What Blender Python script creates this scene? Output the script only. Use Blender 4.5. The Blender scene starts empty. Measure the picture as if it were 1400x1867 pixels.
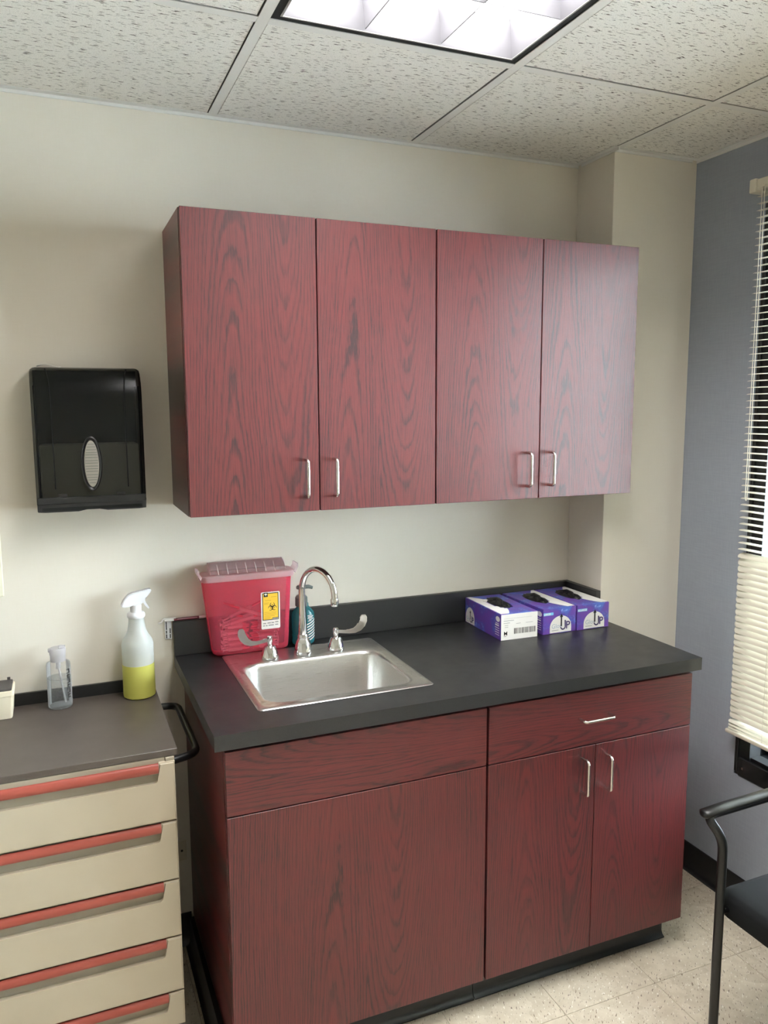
import bpy, bmesh, math, random
from mathutils import Vector, Matrix
random.seed(7)
R = math.radians
PI = math.pi
scn = bpy.context.scene
COL = scn.collection

# ------------------------------------------------------------------ camera
cam_d = bpy.data.cameras.new('camera')
cam = bpy.data.objects.new('camera', cam_d)
COL.objects.link(cam)
cam_d.sensor_fit = 'HORIZONTAL'
cam_d.sensor_width = 36.0
cam_d.lens = 1432.7 / 1400 * 36.0
cam_d.clip_start = 0.02
cam_d.clip_end = 200
rx = Vector((0.92341992, -0.38376118, -0.00479697))
uy = Vector((0.0550161, 0.1199912, 0.99124938))
fz = Vector((0.37982744, 0.91560333, -0.13191531))
cam.matrix_world = Matrix(((rx.x, uy.x, -fz.x, -0.30508), (rx.y, uy.y, -fz.y, -2.29025),
                           (rx.z, uy.z, -fz.z, 1.63077), (0, 0, 0, 1)))
scn.camera = cam

# ------------------------------------------------------------------ world, exposure
w = bpy.data.worlds.new('world')
scn.world = w
w.use_nodes = True
WN = w.node_tree
WN.nodes.clear()
wo = WN.nodes.new('ShaderNodeOutputWorld')
wb = WN.nodes.new('ShaderNodeBackground')
wb.inputs[0].default_value = (0.86, 0.93, 1.0, 1)     # even overcast daylight
wb.inputs[1].default_value = 66.0
WN.links.new(wb.outputs[0], wo.inputs[0])
scn.view_settings.view_transform = 'Standard'
scn.view_settings.look = 'None'
scn.view_settings.gamma = 1.0
scn.view_settings.use_curve_mapping = False
scn.view_settings.exposure = 0.0
LAMP = 38.0            # strength of the fluorescent light panels

# ------------------------------------------------------------------ dimensions
H = 2.4264
XW = 1.684
XL, YF = -2.30, -3.63
XC, YC = 1.352, -0.189
KZ = 0.9167

# ------------------------------------------------------------------ material helpers
def srgb(r, g, b):
    f = lambda c: (c / 255 / 12.92) if c / 255 <= 0.04045 else ((c / 255 + 0.055) / 1.055) ** 2.4
    return (f(r), f(g), f(b), 1)

class NT:
    def __init__(s, name):
        s.m = bpy.data.materials.new(name)
        s.m.use_nodes = True
        s.t = s.m.node_tree
        s.t.nodes.clear()
        s.out = s.t.nodes.new('ShaderNodeOutputMaterial')
    def n(s, typ, **kw):
        nd = s.t.nodes.new(typ)
        for k, v in kw.items():
            setattr(nd, k, v)
        return nd
    def put(s, sock, v):
        if v is None:
            return
        if hasattr(v, 'links'):
            s.t.links.new(v, sock)
        else:
            sock.default_value = v
    def math(s, op, a, b=None, c=None, clamp=False):
        nd = s.n('ShaderNodeMath', operation=op)
        nd.use_clamp = clamp
        s.put(nd.inputs[0], a)
        if b is not None: s.put(nd.inputs[1], b)
        if c is not None: s.put(nd.inputs[2], c)
        return nd.outputs[0]
    def coord(s, kind='Object'):
        return s.n('ShaderNodeTexCoord').outputs[kind]
    def mapping(s, v, scale=(1, 1, 1), loc=(0, 0, 0), rot=(0, 0, 0)):
        nd = s.n('ShaderNodeMapping')
        s.put(nd.inputs['Vector'], v)
        s.put(nd.inputs['Scale'], scale); s.put(nd.inputs['Location'], loc); s.put(nd.inputs['Rotation'], rot)
        return nd.outputs[0]
    def noise(s, v, scale=5, detail=2, rough=0.5, dist=0):
        nd = s.n('ShaderNodeTexNoise')
        s.put(nd.inputs['Vector'], v)
        s.put(nd.inputs['Scale'], scale); s.put(nd.inputs['Detail'], detail)
        s.put(nd.inputs['Roughness'], rough); s.put(nd.inputs['Distortion'], dist)
        return nd.outputs[0]
    def ramp(s, fac, stops, interp='LINEAR'):
        nd = s.n('ShaderNodeValToRGB')
        nd.color_ramp.interpolation = interp
        e = nd.color_ramp.elements
        while len(e) < len(stops): e.new(0.5)
        for i, (p, c) in enumerate(stops):
            e[i].position = p
            e[i].color = c if len(c) == 4 else (*c, 1)
        s.put(nd.inputs[0], fac)
        return nd.outputs[0]
    def mix(s, fac, a, b, blend='MIX'):
        nd = s.n('ShaderNodeMix', data_type='RGBA', blend_type=blend)
        s.put(nd.inputs[0], fac); s.put(nd.inputs[6], a); s.put(nd.inputs[7], b)
        return nd.outputs[2]
    def bump(s, h, strength=0.3, dist=0.002):
        nd = s.n('ShaderNodeBump')
        s.put(nd.inputs['Height'], h)
        nd.inputs['Strength'].default_value = strength
        nd.inputs['Distance'].default_value = dist
        return nd.outputs[0]
    def bsdf(s, col, rough=0.5, metal=0.0, spec=0.5, normal=None, coat=0.0, coat_rough=0.1, aniso=0.0):
        nd = s.n('ShaderNodeBsdfPrincipled')
        s.put(nd.inputs['Base Color'], col)
        s.put(nd.inputs['Roughness'], rough)
        s.put(nd.inputs['Metallic'], metal)
        s.put(nd.inputs['Specular IOR Level'], spec)
        s.put(nd.inputs['Coat Weight'], coat)
        s.put(nd.inputs['Coat Roughness'], coat_rough)
        s.put(nd.inputs['Anisotropic'], aniso)
        if normal is not None: s.put(nd.inputs['Normal'], normal)
        return nd.outputs[0]
    def mixsh(s, fac, a, b):
        nd = s.n('ShaderNodeMixShader')
        s.put(nd.inputs[0], fac); s.t.links.new(a, nd.inputs[1]); s.t.links.new(b, nd.inputs[2])
        return nd.outputs[0]
    def done(s, sh):
        s.t.links.new(sh, s.out.inputs[0])
        return s.m

def plain(name, col, rough=0.5, metal=0.0, spec=0.5, bumpy=0.0, bscale=400, vary=0.06, coat=0.0):
    t = NT(name)
    c = t.coord()
    n = t.noise(c, 9, 3)
    dark = tuple(x * (1 - vary) for x in col[:3]) + (1,)
    lite = tuple(min(1, x * (1 + vary)) for x in col[:3]) + (1,)
    cc = t.ramp(n, [(0.3, dark), (0.7, lite)])
    nm = t.bump(t.noise(c, bscale, 2), bumpy, 0.001) if bumpy else None
    return t.done(t.bsdf(cc, rough, metal, spec, nm, coat))

def emit(name, col, strength):
    t = NT(name)
    e = t.n('ShaderNodeEmission')
    e.inputs[0].default_value = col; e.inputs[1].default_value = strength
    return t.done(e.outputs[0])

def wood(name, vertical=True):
    t = NT(name)
    c = t.coord()
    sx = t.n('ShaderNodeSeparateXYZ'); t.put(sx.inputs[0], c)
    rnd = t.n('ShaderNodeObjectInfo').outputs['Random']
    X, Z = (sx.outputs[0], sx.outputs[2]) if vertical else (sx.outputs[2], sx.outputs[0])
    off = t.math('MULTIPLY', rnd, 7.3)
    cv = t.n('ShaderNodeCombineXYZ')
    t.put(cv.inputs[0], X); t.put(cv.inputs[1], Z); t.put(cv.inputs[2], off)
    v = cv.outputs[0]
    n1 = t.noise(t.mapping(v, (5.5, 1.5, 1)), 1.0, 1, 0.5)
    n2 = t.noise(t.mapping(v, (110, 22, 1)), 1.0, 2, 0.6)
    jit = t.math('MULTIPLY_ADD', t.math('SUBTRACT', rnd, 0.5), 0.05, 0.0)
    wob = t.math('MULTIPLY', t.math('SUBTRACT', n1, 0.5), 0.05)
    def rings(center, slope, base):
        u = t.math('ADD', t.math('SUBTRACT', t.math('ADD', X, wob), center), jit)
        h = t.math('ADD', t.math('MULTIPLY_ADD', Z, slope, base), t.math('MULTIPLY', t.math('SUBTRACT', n1, 0.5), 0.06))
        return t.math('SQRT', t.math('ADD', t.math('MULTIPLY', u, u), t.math('MULTIPLY', h, h)))
    r1 = rings(-0.07, 0.055, 0.060)
    r2 = rings(0.075, -0.055, 0.062)
    r = t.math('SMOOTH_MIN', r1, r2, 0.012)
    rv = t.n('ShaderNodeCombineXYZ'); t.put(rv.inputs[0], t.math('MULTIPLY', r, 170)); t.put(rv.inputs[1], off)
    r = t.math('ADD', r, t.math('MULTIPLY', t.math('SUBTRACT', t.noise(rv.outputs[0], 1.0, 1), 0.5), 0.007))
    r = t.math('ADD', r, t.math('MULTIPLY', t.math('SUBTRACT', n2, 0.5), 0.0042))
    fr = t.math('FRACT', t.math('MULTIPLY', r, 1 / 0.0058))
    late = t.ramp(fr, [(0.0, (0.25,) * 3), (0.45, (0.0,) * 3), (0.72, (0.75,) * 3), (0.86, (1,) * 3), (1.0, (0.25,) * 3)])
    big = t.noise(t.mapping(v, (14, 1.6, 1)), 1.0, 2)
    late = t.math('MULTIPLY', late, t.ramp(big, [(0.3, (0.35,) * 3), (0.65, (1,) * 3)]))
    pores = t.noise(t.mapping(v, (620, 14, 1)), 1.0, 3, 0.6)
    pore = t.ramp(pores, [(0.46, (0,) * 3), (0.62, (1,) * 3)])
    mask = t.math('MULTIPLY_ADD', pore, 0.42, t.math('MULTIPLY', late, 0.85), clamp=True)
    col = t.mix(mask, srgb(92, 31, 32), srgb(38, 17, 20))
    nm = t.bump(t.math('MULTIPLY', pore, -1.0), 0.12, 0.0006)
    return t.done(t.bsdf(col, 0.38, 0, 0.62, nm))

M = {}
M['wood_v'] = wood('laminate_mahogany_vertical', True)
M['wood_h'] = wood('laminate_mahogany_horizontal', False)

def wallpaint(name, col, vinyl=0.0):
    t = NT(name)
    c = t.coord()
    n = t.noise(c, 2.2, 3)
    f = t.noise(t.mapping(c, (260, 260, 20)), 1.0, 2)
    f2 = t.noise(t.mapping(c, (20, 20, 260)), 1.0, 2)
    k = t.mix(0.5, f, f2)
    a = tuple(x * 0.97 for x in col[:3]) + (1,)
    b = tuple(min(1, x * 1.03) for x in col[:3]) + (1,)
    cc = t.ramp(n, [(0.3, a), (0.7, b)])
    cc = t.mix(vinyl, cc, k, 'OVERLAY') if vinyl else cc
    return t.done(t.bsdf(cc, 0.62, 0, 0.35, t.bump(k, 0.10, 0.0008)))
M['wall'] = wallpaint('wall_warm_beige_vinyl', srgb(226, 219, 206), 0.08)
M['blue'] = wallpaint('wall_slate_blue_vinyl', srgb(154, 160, 170), 0.14)

def ceiling_tile_mat():
    t = NT('fissured_ceiling_tile')
    c = t.coord()
    ob = t.n('ShaderNodeObjectInfo').outputs['Random']
    cv = t.n('ShaderNodeVectorMath', operation='ADD')
    co = t.n('ShaderNodeCombineXYZ'); t.put(co.inputs[0], t.math('MULTIPLY', ob, 13.7)); t.put(co.inputs[1], t.math('MULTIPLY', ob, 5.1))
    t.put(cv.inputs[0], c); t.put(cv.inputs[1], co.outputs[0])
    v = cv.outputs[0]
    warp = t.noise(v, 40, 2)
    wv = t.n('ShaderNodeVectorMath', operation='MULTIPLY_ADD')
    t.put(wv.inputs[0], warp); wv.inputs[1].default_value = (0.004, 0.012, 0); t.put(wv.inputs[2], v)
    fis = t.noise(t.mapping(wv.outputs[0], (42, 270, 1)), 1.0, 2, 0.55)
    fis = t.ramp(fis, [(0.605, (0,) * 3), (0.645, (1,) * 3)])
    pin = t.noise(t.mapping(v, (380, 520, 1)), 1.0, 2, 0.6)
    pinm = t.ramp(pin, [(0.55, (0,) * 3), (0.66, (1,) * 3)])
    m = t.math('MAXIMUM', fis, t.math('MULTIPLY', pinm, 0.36))
    col = t.mix(m, srgb(238, 236, 230), srgb(104, 98, 92))
    rough = t.noise(v, 240, 3, 0.7)
    hgt = t.math('SUBTRACT', t.math('MULTIPLY', rough, 0.5), m)
    return t.done(t.bsdf(col, 0.9, 0, 0.2, t.bump(hgt, 0.5, 0.002)))
M['ctile'] = ceiling_tile_mat()
M['grid'] = plain('painted_ceiling_grid', srgb(226, 225, 221), 0.45, vary=0.03)
M['deck'] = plain('plenum_dark', srgb(60, 58, 55), 0.9)

def vct():
    t = NT('vinyl_floor_tile')
    c = t.coord()
    rnd = t.n('ShaderNodeObjectInfo').outputs['Random']
    rot = t.n('ShaderNodeVectorRotate', rotation_type='Z_AXIS')
    t.put(rot.inputs['Vector'], c)
    t.put(rot.inputs['Angle'], t.math('MULTIPLY_ADD', t.math('ROUND', rnd), 0.35, 0.35))
    co = t.n('ShaderNodeCombineXYZ'); t.put(co.inputs[0], t.math('MULTIPLY', rnd, 31.7)); t.put(co.inputs[1], t.math('MULTIPLY', rnd, 17.1))
    ad = t.n('ShaderNodeVectorMath', operation='ADD')
    t.put(ad.inputs[0], rot.outputs[0]); t.put(ad.inputs[1], co.outputs[0])
    v = ad.outputs[0]
    a = t.noise(t.mapping(v, (230, 62, 1)), 1.0, 1, 0.5)
    b = t.noise(t.mapping(v, (210, 66, 1), (5.3, 2.2, 0)), 1.0, 1, 0.5)
    base = t.ramp(t.noise(v, 26, 4, 0.6), [(0.3, srgb(194, 181, 161)), (0.7, srgb(212, 200, 181))])
    base = t.mix(t.ramp(a, [(0.655, (0,) * 3), (0.70, (0.85,) * 3)]), base, srgb(118, 102, 90))
    base = t.mix(t.ramp(b, [(0.665, (0,) * 3), (0.71, (0.9,) * 3)]), base, srgb(234, 228, 217))
    rg = t.ramp(t.noise(v, 7, 3), [(0.3, (0.22,) * 3), (0.7, (0.34,) * 3)])
    return t.done(t.bsdf(base, rg, 0, 0.5, t.bump(t.noise(v, 60, 3), 0.05, 0.001)))
M['vct'] = vct()
M['grout'] = plain('floor_adhesive', srgb(108, 92, 78), 0.8)
M['cove'] = plain('black_vinyl_cove_base', srgb(24, 24, 26), 0.35, vary=0.05)

def laminate(name, c0, c1, rough=0.34):
    t = NT(name)
    c = t.coord()
    n = t.noise(c, 900, 2, 0.7)
    col = t.ramp(n, [(0.35, c0), (0.68, c1)])
    rg = t.ramp(t.noise(c, 14, 3), [(0.3, (rough - 0.03,) * 3), (0.7, (rough + 0.05,) * 3)])
    return t.done(t.bsdf(col, rg, 0, 0.75, t.bump(t.noise(c, 700, 2), 0.14, 0.0005)))
M['counter'] = laminate('black_speckled_laminate', srgb(10, 11, 12), srgb(32, 32, 34), 0.38)
M['carttop'] = laminate('dark_brown_cart_top', srgb(72, 64, 60), srgb(86, 78, 73), 0.38)
M['cartlip'] = plain('black_cart_lip', srgb(22, 22, 24), 0.4)
M['cart'] = plain('cart_beige_plastic', srgb(196, 185, 164), 0.42, bumpy=0.05, bscale=700, vary=0.02)
M['cartrail'] = plain('cart_greige_rail', srgb(168, 160, 143), 0.5, vary=0.03)
M['coral'] = plain('coral_red_plastic', srgb(150, 70, 60), 0.38, vary=0.03)
M['blackplastic'] = plain('black_satin_plastic', srgb(20, 20, 22), 0.35, vary=0.08)
M['blackmetal'] = plain('black_powder_coat', srgb(13, 13, 14), 0.34, vary=0.05)
M['seat'] = plain('black_upholstery', srgb(17, 18, 20), 0.85, spec=0.2, bumpy=0.25, bscale=900)
M['blackgap'] = plain('matte_black', srgb(8, 8, 8), 0.9)

def steel(name, rough, streak, scale, col=(0.66, 0.65, 0.63, 1)):
    t = NT(name)
    c = t.coord()
    n = t.noise(t.mapping(c, scale), 1.0, 3, 0.65, 0.6)
    rg = t.ramp(n, [(0.3, (max(0.04, rough - 0.05),) * 3), (0.7, (rough + 0.05,) * 3)])
    cc = t.ramp(n, [(0.32, tuple(x * 0.95 for x in col[:3]) + (1,)), (0.68, tuple(min(1, x * 1.04) for x in col[:3]) + (1,))])
    return t.done(t.bsdf(cc, rg, 1.0, 0.5, t.bump(n, streak, 0.0008)))
M['steel'] = steel('brushed_stainless', 0.31, 0.003, (18, 600, 800), (0.72, 0.71, 0.69, 1))
M['chrome'] = steel('polished_chrome', 0.07, 0.0, (40, 40, 40), (0.80, 0.80, 0.80, 1))
M['nickel'] = steel('satin_nickel', 0.2, 0.0, (60, 60, 60), (0.74, 0.72, 0.69, 1))

def clearish(name, tint, body, fac, rough=0.2, transl=None, tfac=0.0):
    """part see-through plastic: tinted transparency + body colour (+ translucency)"""
    t = NT(name)
    tr = t.n('ShaderNodeBsdfTransparent'); tr.inputs[0].default_value = tint
    b = t.bsdf(body, rough, 0, 0.5)
    if tfac:
        tl = t.n('ShaderNodeBsdfTranslucent'); tl.inputs[0].default_value = transl or body
        b = t.mixsh(tfac, b, tl.outputs[0])
    fr = t.n('ShaderNodeFresnel'); fr.inputs[0].default_value = 1.35
    f = t.math('MAXIMUM', fr.outputs[0], fac)
    return t.done(t.mixsh(f, tr.outputs[0], b))
M['red'] = clearish('translucent_red_plastic', (0.98, 0.58, 0.64, 1), srgb(236, 98, 124), 0.35, 0.20, srgb(248, 110, 138), 0.30)
M['lid'] = clearish('frosted_pinkish_lid', (0.98, 0.93, 0.94, 1), srgb(250, 234, 236), 0.40, 0.3, srgb(250, 232, 235), 0.3)
M['hood'] = clearish('frosted_clear_hood', (0.98, 0.95, 0.955, 1), srgb(250, 236, 238), 0.26, 0.25, srgb(250, 232, 235), 0.3)
M['syringe'] = clearish('syringe_plastic', (1, 0.9, 0.9, 1), srgb(250, 228, 230), 0.85, 0.3)
M['needlecap'] = plain('pink_needle_cap', srgb(244, 120, 140), 0.4)
M['milky'] = clearish('milky_plastic', (0.95, 0.97, 0.97, 1), srgb(240, 243, 242), 0.76, 0.3, srgb(244, 248, 246), 0.40)
M['spraywhite'] = plain('white_plastic', srgb(236, 236, 240), 0.35, vary=0.02)
M['yellowliq'] = clearish('yellow_cleaner', (0.95, 0.95, 0.3, 1), srgb(222, 218, 118), 0.92, 0.3, srgb(232, 230, 120), 0.35)
M['clear'] = clearish('clear_plastic', (0.97, 0.97, 0.97, 1), srgb(235, 235, 235), 0.07, 0.06)
M['clearcap'] = clearish('clear_flip_cap', (0.97, 0.97, 0.98, 1), srgb(238, 238, 242), 0.55, 0.2, srgb(245, 245, 250), 0.4)
M['gel'] = clearish('clear_gel', (0.90, 0.91, 0.91, 1), srgb(215, 215, 215), 0.10, 0.05)
M['smoke'] = clearish('smoked_plastic_cover', (0.46, 0.47, 0.44, 1), srgb(18, 19, 21), 0.46, 0.22)
M['paper'] = plain('paper_towel_white', srgb(232, 228, 218), 0.85, bumpy=0.3, bscale=300, vary=0.04)
M['viewpaper'] = plain('towels_behind_window', srgb(170, 166, 157), 0.5, bumpy=0.2, bscale=300)
M['window'] = clearish('clear_view_window', (0.92, 0.92, 0.9, 1), srgb(200, 200, 196), 0.12, 0.08)
M['teal'] = clearish('teal_soap_bottle', (0.25, 0.62, 0.66, 1), srgb(62, 138, 146), 0.72, 0.18, srgb(80, 170, 178), 0.4)
M['pump'] = plain('grey_green_pump', srgb(98, 108, 106), 0.35, vary=0.04)
M['label_white'] = plain('white_print', srgb(238, 236, 232), 0.5, vary=0.02)
M['label_yellow'] = plain('yellow_print', srgb(240, 196, 62), 0.5, vary=0.04)
M['ink'] = plain('black_ink', srgb(16, 16, 18), 0.5, vary=0.0)
M['greyink'] = plain('grey_ink', srgb(142, 142, 146), 0.5, vary=0.0)
M['ochreink'] = plain('ochre_ink', srgb(190, 142, 40), 0.5, vary=0.0)
M['paleblue'] = plain('pale_blue_ink', srgb(176, 190, 206), 0.5, vary=0.0)
M['cyan'] = plain('cyan_print', srgb(120, 190, 226), 0.5, vary=0.03)
M['indigo'] = plain('indigo_ink', srgb(48, 38, 82), 0.5, vary=0.0)
M['lilacink'] = plain('lilac_ink', srgb(146, 130, 180), 0.5, vary=0.0)
M['violetgrad'] = plain('violet_ink', srgb(74, 62, 112), 0.5, vary=0.0)

def carton():
    t = NT('purple_printed_carton')
    c = t.coord()
    blotch = t.noise(t.mapping(c, (1, 1, 1)), 16, 3, 0.6, 0.8)
    spark = t.noise(c, 80, 3, 0.7)
    base = t.ramp(blotch, [(0.44, srgb(98, 62, 152)), (0.55, srgb(78, 72, 160)), (0.66, srgb(74, 104, 184))])
    k = t.math('MULTIPLY', t.ramp(spark, [(0.56, (0,) * 3), (0.70, (1,) * 3)]), t.ramp(blotch, [(0.47, (0,) * 3), (0.60, (1,) * 3)]))
    base = t.mix(k, base, srgb(150, 180, 228))
    return t.done(t.bsdf(base, 0.38, 0, 0.5))
M['carton'] = carton()
M['nitrile'] = plain('black_nitrile', srgb(13, 13, 16), 0.42, bumpy=0.3, bscale=120)
M['plate'] = plain('ivory_wall_plate', srgb(214, 204, 182), 0.4, vary=0.02)
M['board'] = plain('cream_board', srgb(240, 234, 214), 0.5, vary=0.02)
M['box_cream'] = plain('cream_plastic', srgb(228, 216, 192), 0.4, vary=0.02)
M['box_lid'] = plain('charcoal_lid', srgb(74, 70, 68), 0.5, vary=0.05)
M['penred'] = plain('maroon_pen', srgb(92, 20, 36), 0.3, vary=0.04)
M['winframe'] = plain('dark_bronze_window_metal', srgb(17, 17, 18), 0.4, vary=0.05)
M['ledge'] = plain('exterior_ledge_metal', srgb(104, 113, 126), 0.6)
M['reveal'] = plain('exterior_wall_grey', srgb(62, 68, 70), 0.8)
M['ivory'] = plain('ivory_blind_plastic', srgb(226, 220, 202), 0.4, vary=0.02)
def slatmat():
    t = NT('ivory_blind_slat')
    c = t.coord()
    col = t.ramp(t.noise(c, 6, 2), [(0.3, srgb(228, 222, 205)), (0.7, srgb(236, 231, 216))])
    b = t.bsdf(col, 0.35, 0, 0.5)
    tl = t.n('ShaderNodeBsdfTranslucent'); t.put(tl.inputs[0], col)
    return t.done(t.mixsh(0.02, b, tl.outputs[0]))
M['slat'] = slatmat()
def glassmat():
    t = NT('window_glass')
    tr = t.n('ShaderNodeBsdfTransparent'); tr.inputs[0].default_value = (0.86, 0.90, 0.90, 1)
    g = t.n('ShaderNodeBsdfGlossy'); g.inputs['Roughness'].default_value = 0.02
    fr = t.n('ShaderNodeFresnel'); fr.inputs[0].default_value = 1.45
    return t.done(t.mixsh(fr.outputs[0], tr.outputs[0], g.outputs[0]))
M['glass'] = glassmat()
M['louver'] = plain('satin_louver', (0.118, 0.115, 0.126, 1), 0.45, vary=0.02)
M['lipgrey'] = plain('grey_light_lip', srgb(150, 148, 146), 0.4)
M['lamp'] = emit('fluorescent_glow', (1.0, 0.985, 0.965, 1), LAMP)

# ------------------------------------------------------------------ mesh helpers
def box(bm, x0, x1, y0, y1, z0, z1, bev=0.0, seg=2):
    vs = [bm.verts.new((x, y, z)) for x in (x0, x1) for y in (y0, y1) for z in (z0, z1)]
    fs = [bm.faces.new([vs[i] for i in q]) for q in ((0, 1, 3, 2), (4, 6, 7, 5), (0, 4, 5, 1), (2, 3, 7, 6), (0, 2, 6, 4), (1, 5, 7, 3))]
    if bev:
        es = list({e for f in fs for e in f.edges})
        bmesh.ops.bevel(bm, geom=es, offset=bev, segments=seg, profile=0.5, affect='EDGES')
    return bm
def bx(*a, **k):
    return box(bmesh.new(), *a, **k)
def rings(bm, rs, cap0=True, cap1=True, closed=True):
    """loft rings (lists of points of equal length)"""
    V = [[bm.verts.new(p) for p in r] for r in rs]
    n = len(V[0])
    for a, b in zip(V, V[1:]):
        for i in range(n if closed else n - 1):
            j = (i + 1) % n
            bm.faces.new((a[i], a[j], b[j], b[i]))
    if cap0: bm.faces.new(V[0][::-1])
    if cap1: bm.faces.new(V[-1])
    return V
def lathe(bm, prof, cx, cy, seg=28, sx=1.0, sy=1.0, cap0=True, cap1=True):
    rs = [[(cx + r * sx * math.cos(2 * PI * i / seg), cy + r * sy * math.sin(2 * PI * i / seg), z) for i in range(seg)] for r, z in prof]
    return rings(bm, rs, cap0, cap1)
def tube(bm, pts, rad, seg=12, caps=True):
    pts = [Vector(p) for p in pts]
    rads = rad if isinstance(rad, (list, tuple)) else [rad] * len(pts)
    t0 = (pts[1] - pts[0]).normalized()
    up = Vector((0, 0, 1)) if abs(t0.z) < 0.9 else Vector((0, 1, 0))
    nrm = (up - t0 * up.dot(t0)).normalized()
    rs = []
    for i, p in enumerate(pts):
        t = (pts[min(i + 1, len(pts) - 1)] - pts[max(i - 1, 0)]).normalized()
        nrm = (nrm - t * nrm.dot(t)).normalized()
        b = t.cross(nrm)
        rs.append([p + (nrm * math.cos(2 * PI * k / seg) + b * math.sin(2 * PI * k / seg)) * rads[i] for k in range(seg)])
    rings(bm, rs, caps, caps)
    return bm
def smooth_path(pts, rad, n=6):
    """polyline with rounded corners"""
    P = [Vector(p) for p in pts]
    out = [P[0]]
    for a, b, c in zip(P, P[1:], P[2:]):
        d0, d1 = (a - b), (c - b)
        r = min(rad, d0.length * 0.49, d1.length * 0.49)
        p0, p1 = b + d0.normalized() * r, b + d1.normalized() * r
        for i in range(n + 1):
            t = i / n
            out.append(p0 * (1 - t) ** 2 + b * 2 * t * (1 - t) + p1 * t * t)
    out.append(P[-1])
    return out
def rrect(x0, x1, y0, y1, r, n=6):
    """rounded rectangle, ccw"""
    pts = []
    for cx, cy, a0 in ((x1 - r, y1 - r, 0), (x0 + r, y1 - r, 90), (x0 + r, y0 + r, 180), (x1 - r, y0 + r, 270)):
        for i in range(n + 1):
            a = R(a0 + 90 * i / n)
            pts.append((cx + r * math.cos(a), cy + r * math.sin(a)))
    return pts
def extrude_poly(bm, pts2, f0, f1):
    """pts2 -> 3-D by callables f0 (near) and f1 (far)"""
    a = [bm.verts.new(f0(*p)) for p in pts2]
    b = [bm.verts.new(f1(*p)) for p in pts2]
    n = len(a)
    bm.faces.new(a); bm.faces.new(b[::-1])
    for i in range(n):
        j = (i + 1) % n
        bm.faces.new((a[j], a[i], b[i], b[j]))
    return bm
def xz_plate(pts, y0, y1, bm=None):
    bm = bm or bmesh.new()
    return extrude_poly(bm, pts, lambda x, z: (x, y0, z), lambda x, z: (x, y1, z))

def mesh_of(name, bm, mat, loc=(0, 0, 0), smooth=35):
    bmesh.ops.recalc_face_normals(bm, faces=bm.faces)
    bmesh.ops.translate(bm, verts=bm.verts, vec=-Vector(loc))
    me = bpy.data.meshes.new(name)
    bm.to_mesh(me); bm.free()
    me.materials.append(M[mat] if isinstance(mat, str) else mat)
    if smooth:
        me.polygons.foreach_set('use_smooth', [True] * len(me.polygons))
        me.set_sharp_from_angle(angle=R(smooth))
    return me
def link(name, me, parent=None, **props):
    o = bpy.data.objects.new(name, me)
    COL.objects.link(o)
    if parent is not None: o.parent = parent
    for k, v in props.items():
        if v is not None: o[k] = v
    return o
class Thing:
    """an Empty at the thing's base with parts below it; meshes are given in world coordinates"""
    def __init__(s, name, label, cat, loc, group=None):
        s.loc = Vector(loc)
        s.o = link(name, None, label=label, category=cat, group=group)
        s.o.location = s.loc
        s.o.empty_display_size = 0.02
    def part(s, name, bm, mat, parent=None, label=None, smooth=35, own=False):
        """own=True gives the part an origin of its own (used where grain follows the part)"""
        if own:
            xs = [v.co for v in bm.verts]
            c = Vector([(min(v[i] for v in xs) + max(v[i] for v in xs)) / 2 for i in range(3)])
            o = link(name, mesh_of(name, bm, mat, c, smooth), parent or s.o, label=label)
            o.location = c - s.loc
            return o
        base = s.loc + (parent.location if parent is not None else Vector((0, 0, 0)))
        return link(name, mesh_of(name, bm, mat, base, smooth), parent or s.o, label=label)
    def again(s, name, src, parent=None, off=(0, 0, 0), rot=None):
        o = src.copy(); o.name = name
        COL.objects.link(o)
        o.parent = parent or s.o
        o.location = src.location + Vector(off)
        if rot: o.rotation_euler = rot
        return o
def single(name, bm, mat, label, cat, loc, group=None, smooth=35):
    o = link(name, mesh_of(name, bm, mat, loc, smooth), None, label=label, category=cat, group=group)
    o.location = loc
    return o
def struct(name, bm, mat, smooth=35, parent=None):
    return link(name, mesh_of(name, bm, mat, (0, 0, 0), smooth), parent, kind='structure')
def text_bm(txt, size, org, ex, ey, bold=0.0):
    """lettering as flat mesh: org + ex*x + ey*y"""
    cu = bpy.data.curves.new('t', 'FONT')
    cu.body = txt; cu.size = size; cu.offset = bold
    o = bpy.data.objects.new('t', cu); COL.objects.link(o)
    dg = bpy.context.evaluated_depsgraph_get()
    me = bpy.data.meshes.new_from_object(o.evaluated_get(dg))
    bpy.data.objects.remove(o); bpy.data.curves.remove(cu)
    bm = bmesh.new(); bm.from_mesh(me); bpy.data.meshes.remove(me)
    org, ex, ey = Vector(org), Vector(ex), Vector(ey)
    for v in bm.verts:
        v.co = org + ex * v.co.x + ey * v.co.y
    return bm

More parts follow.
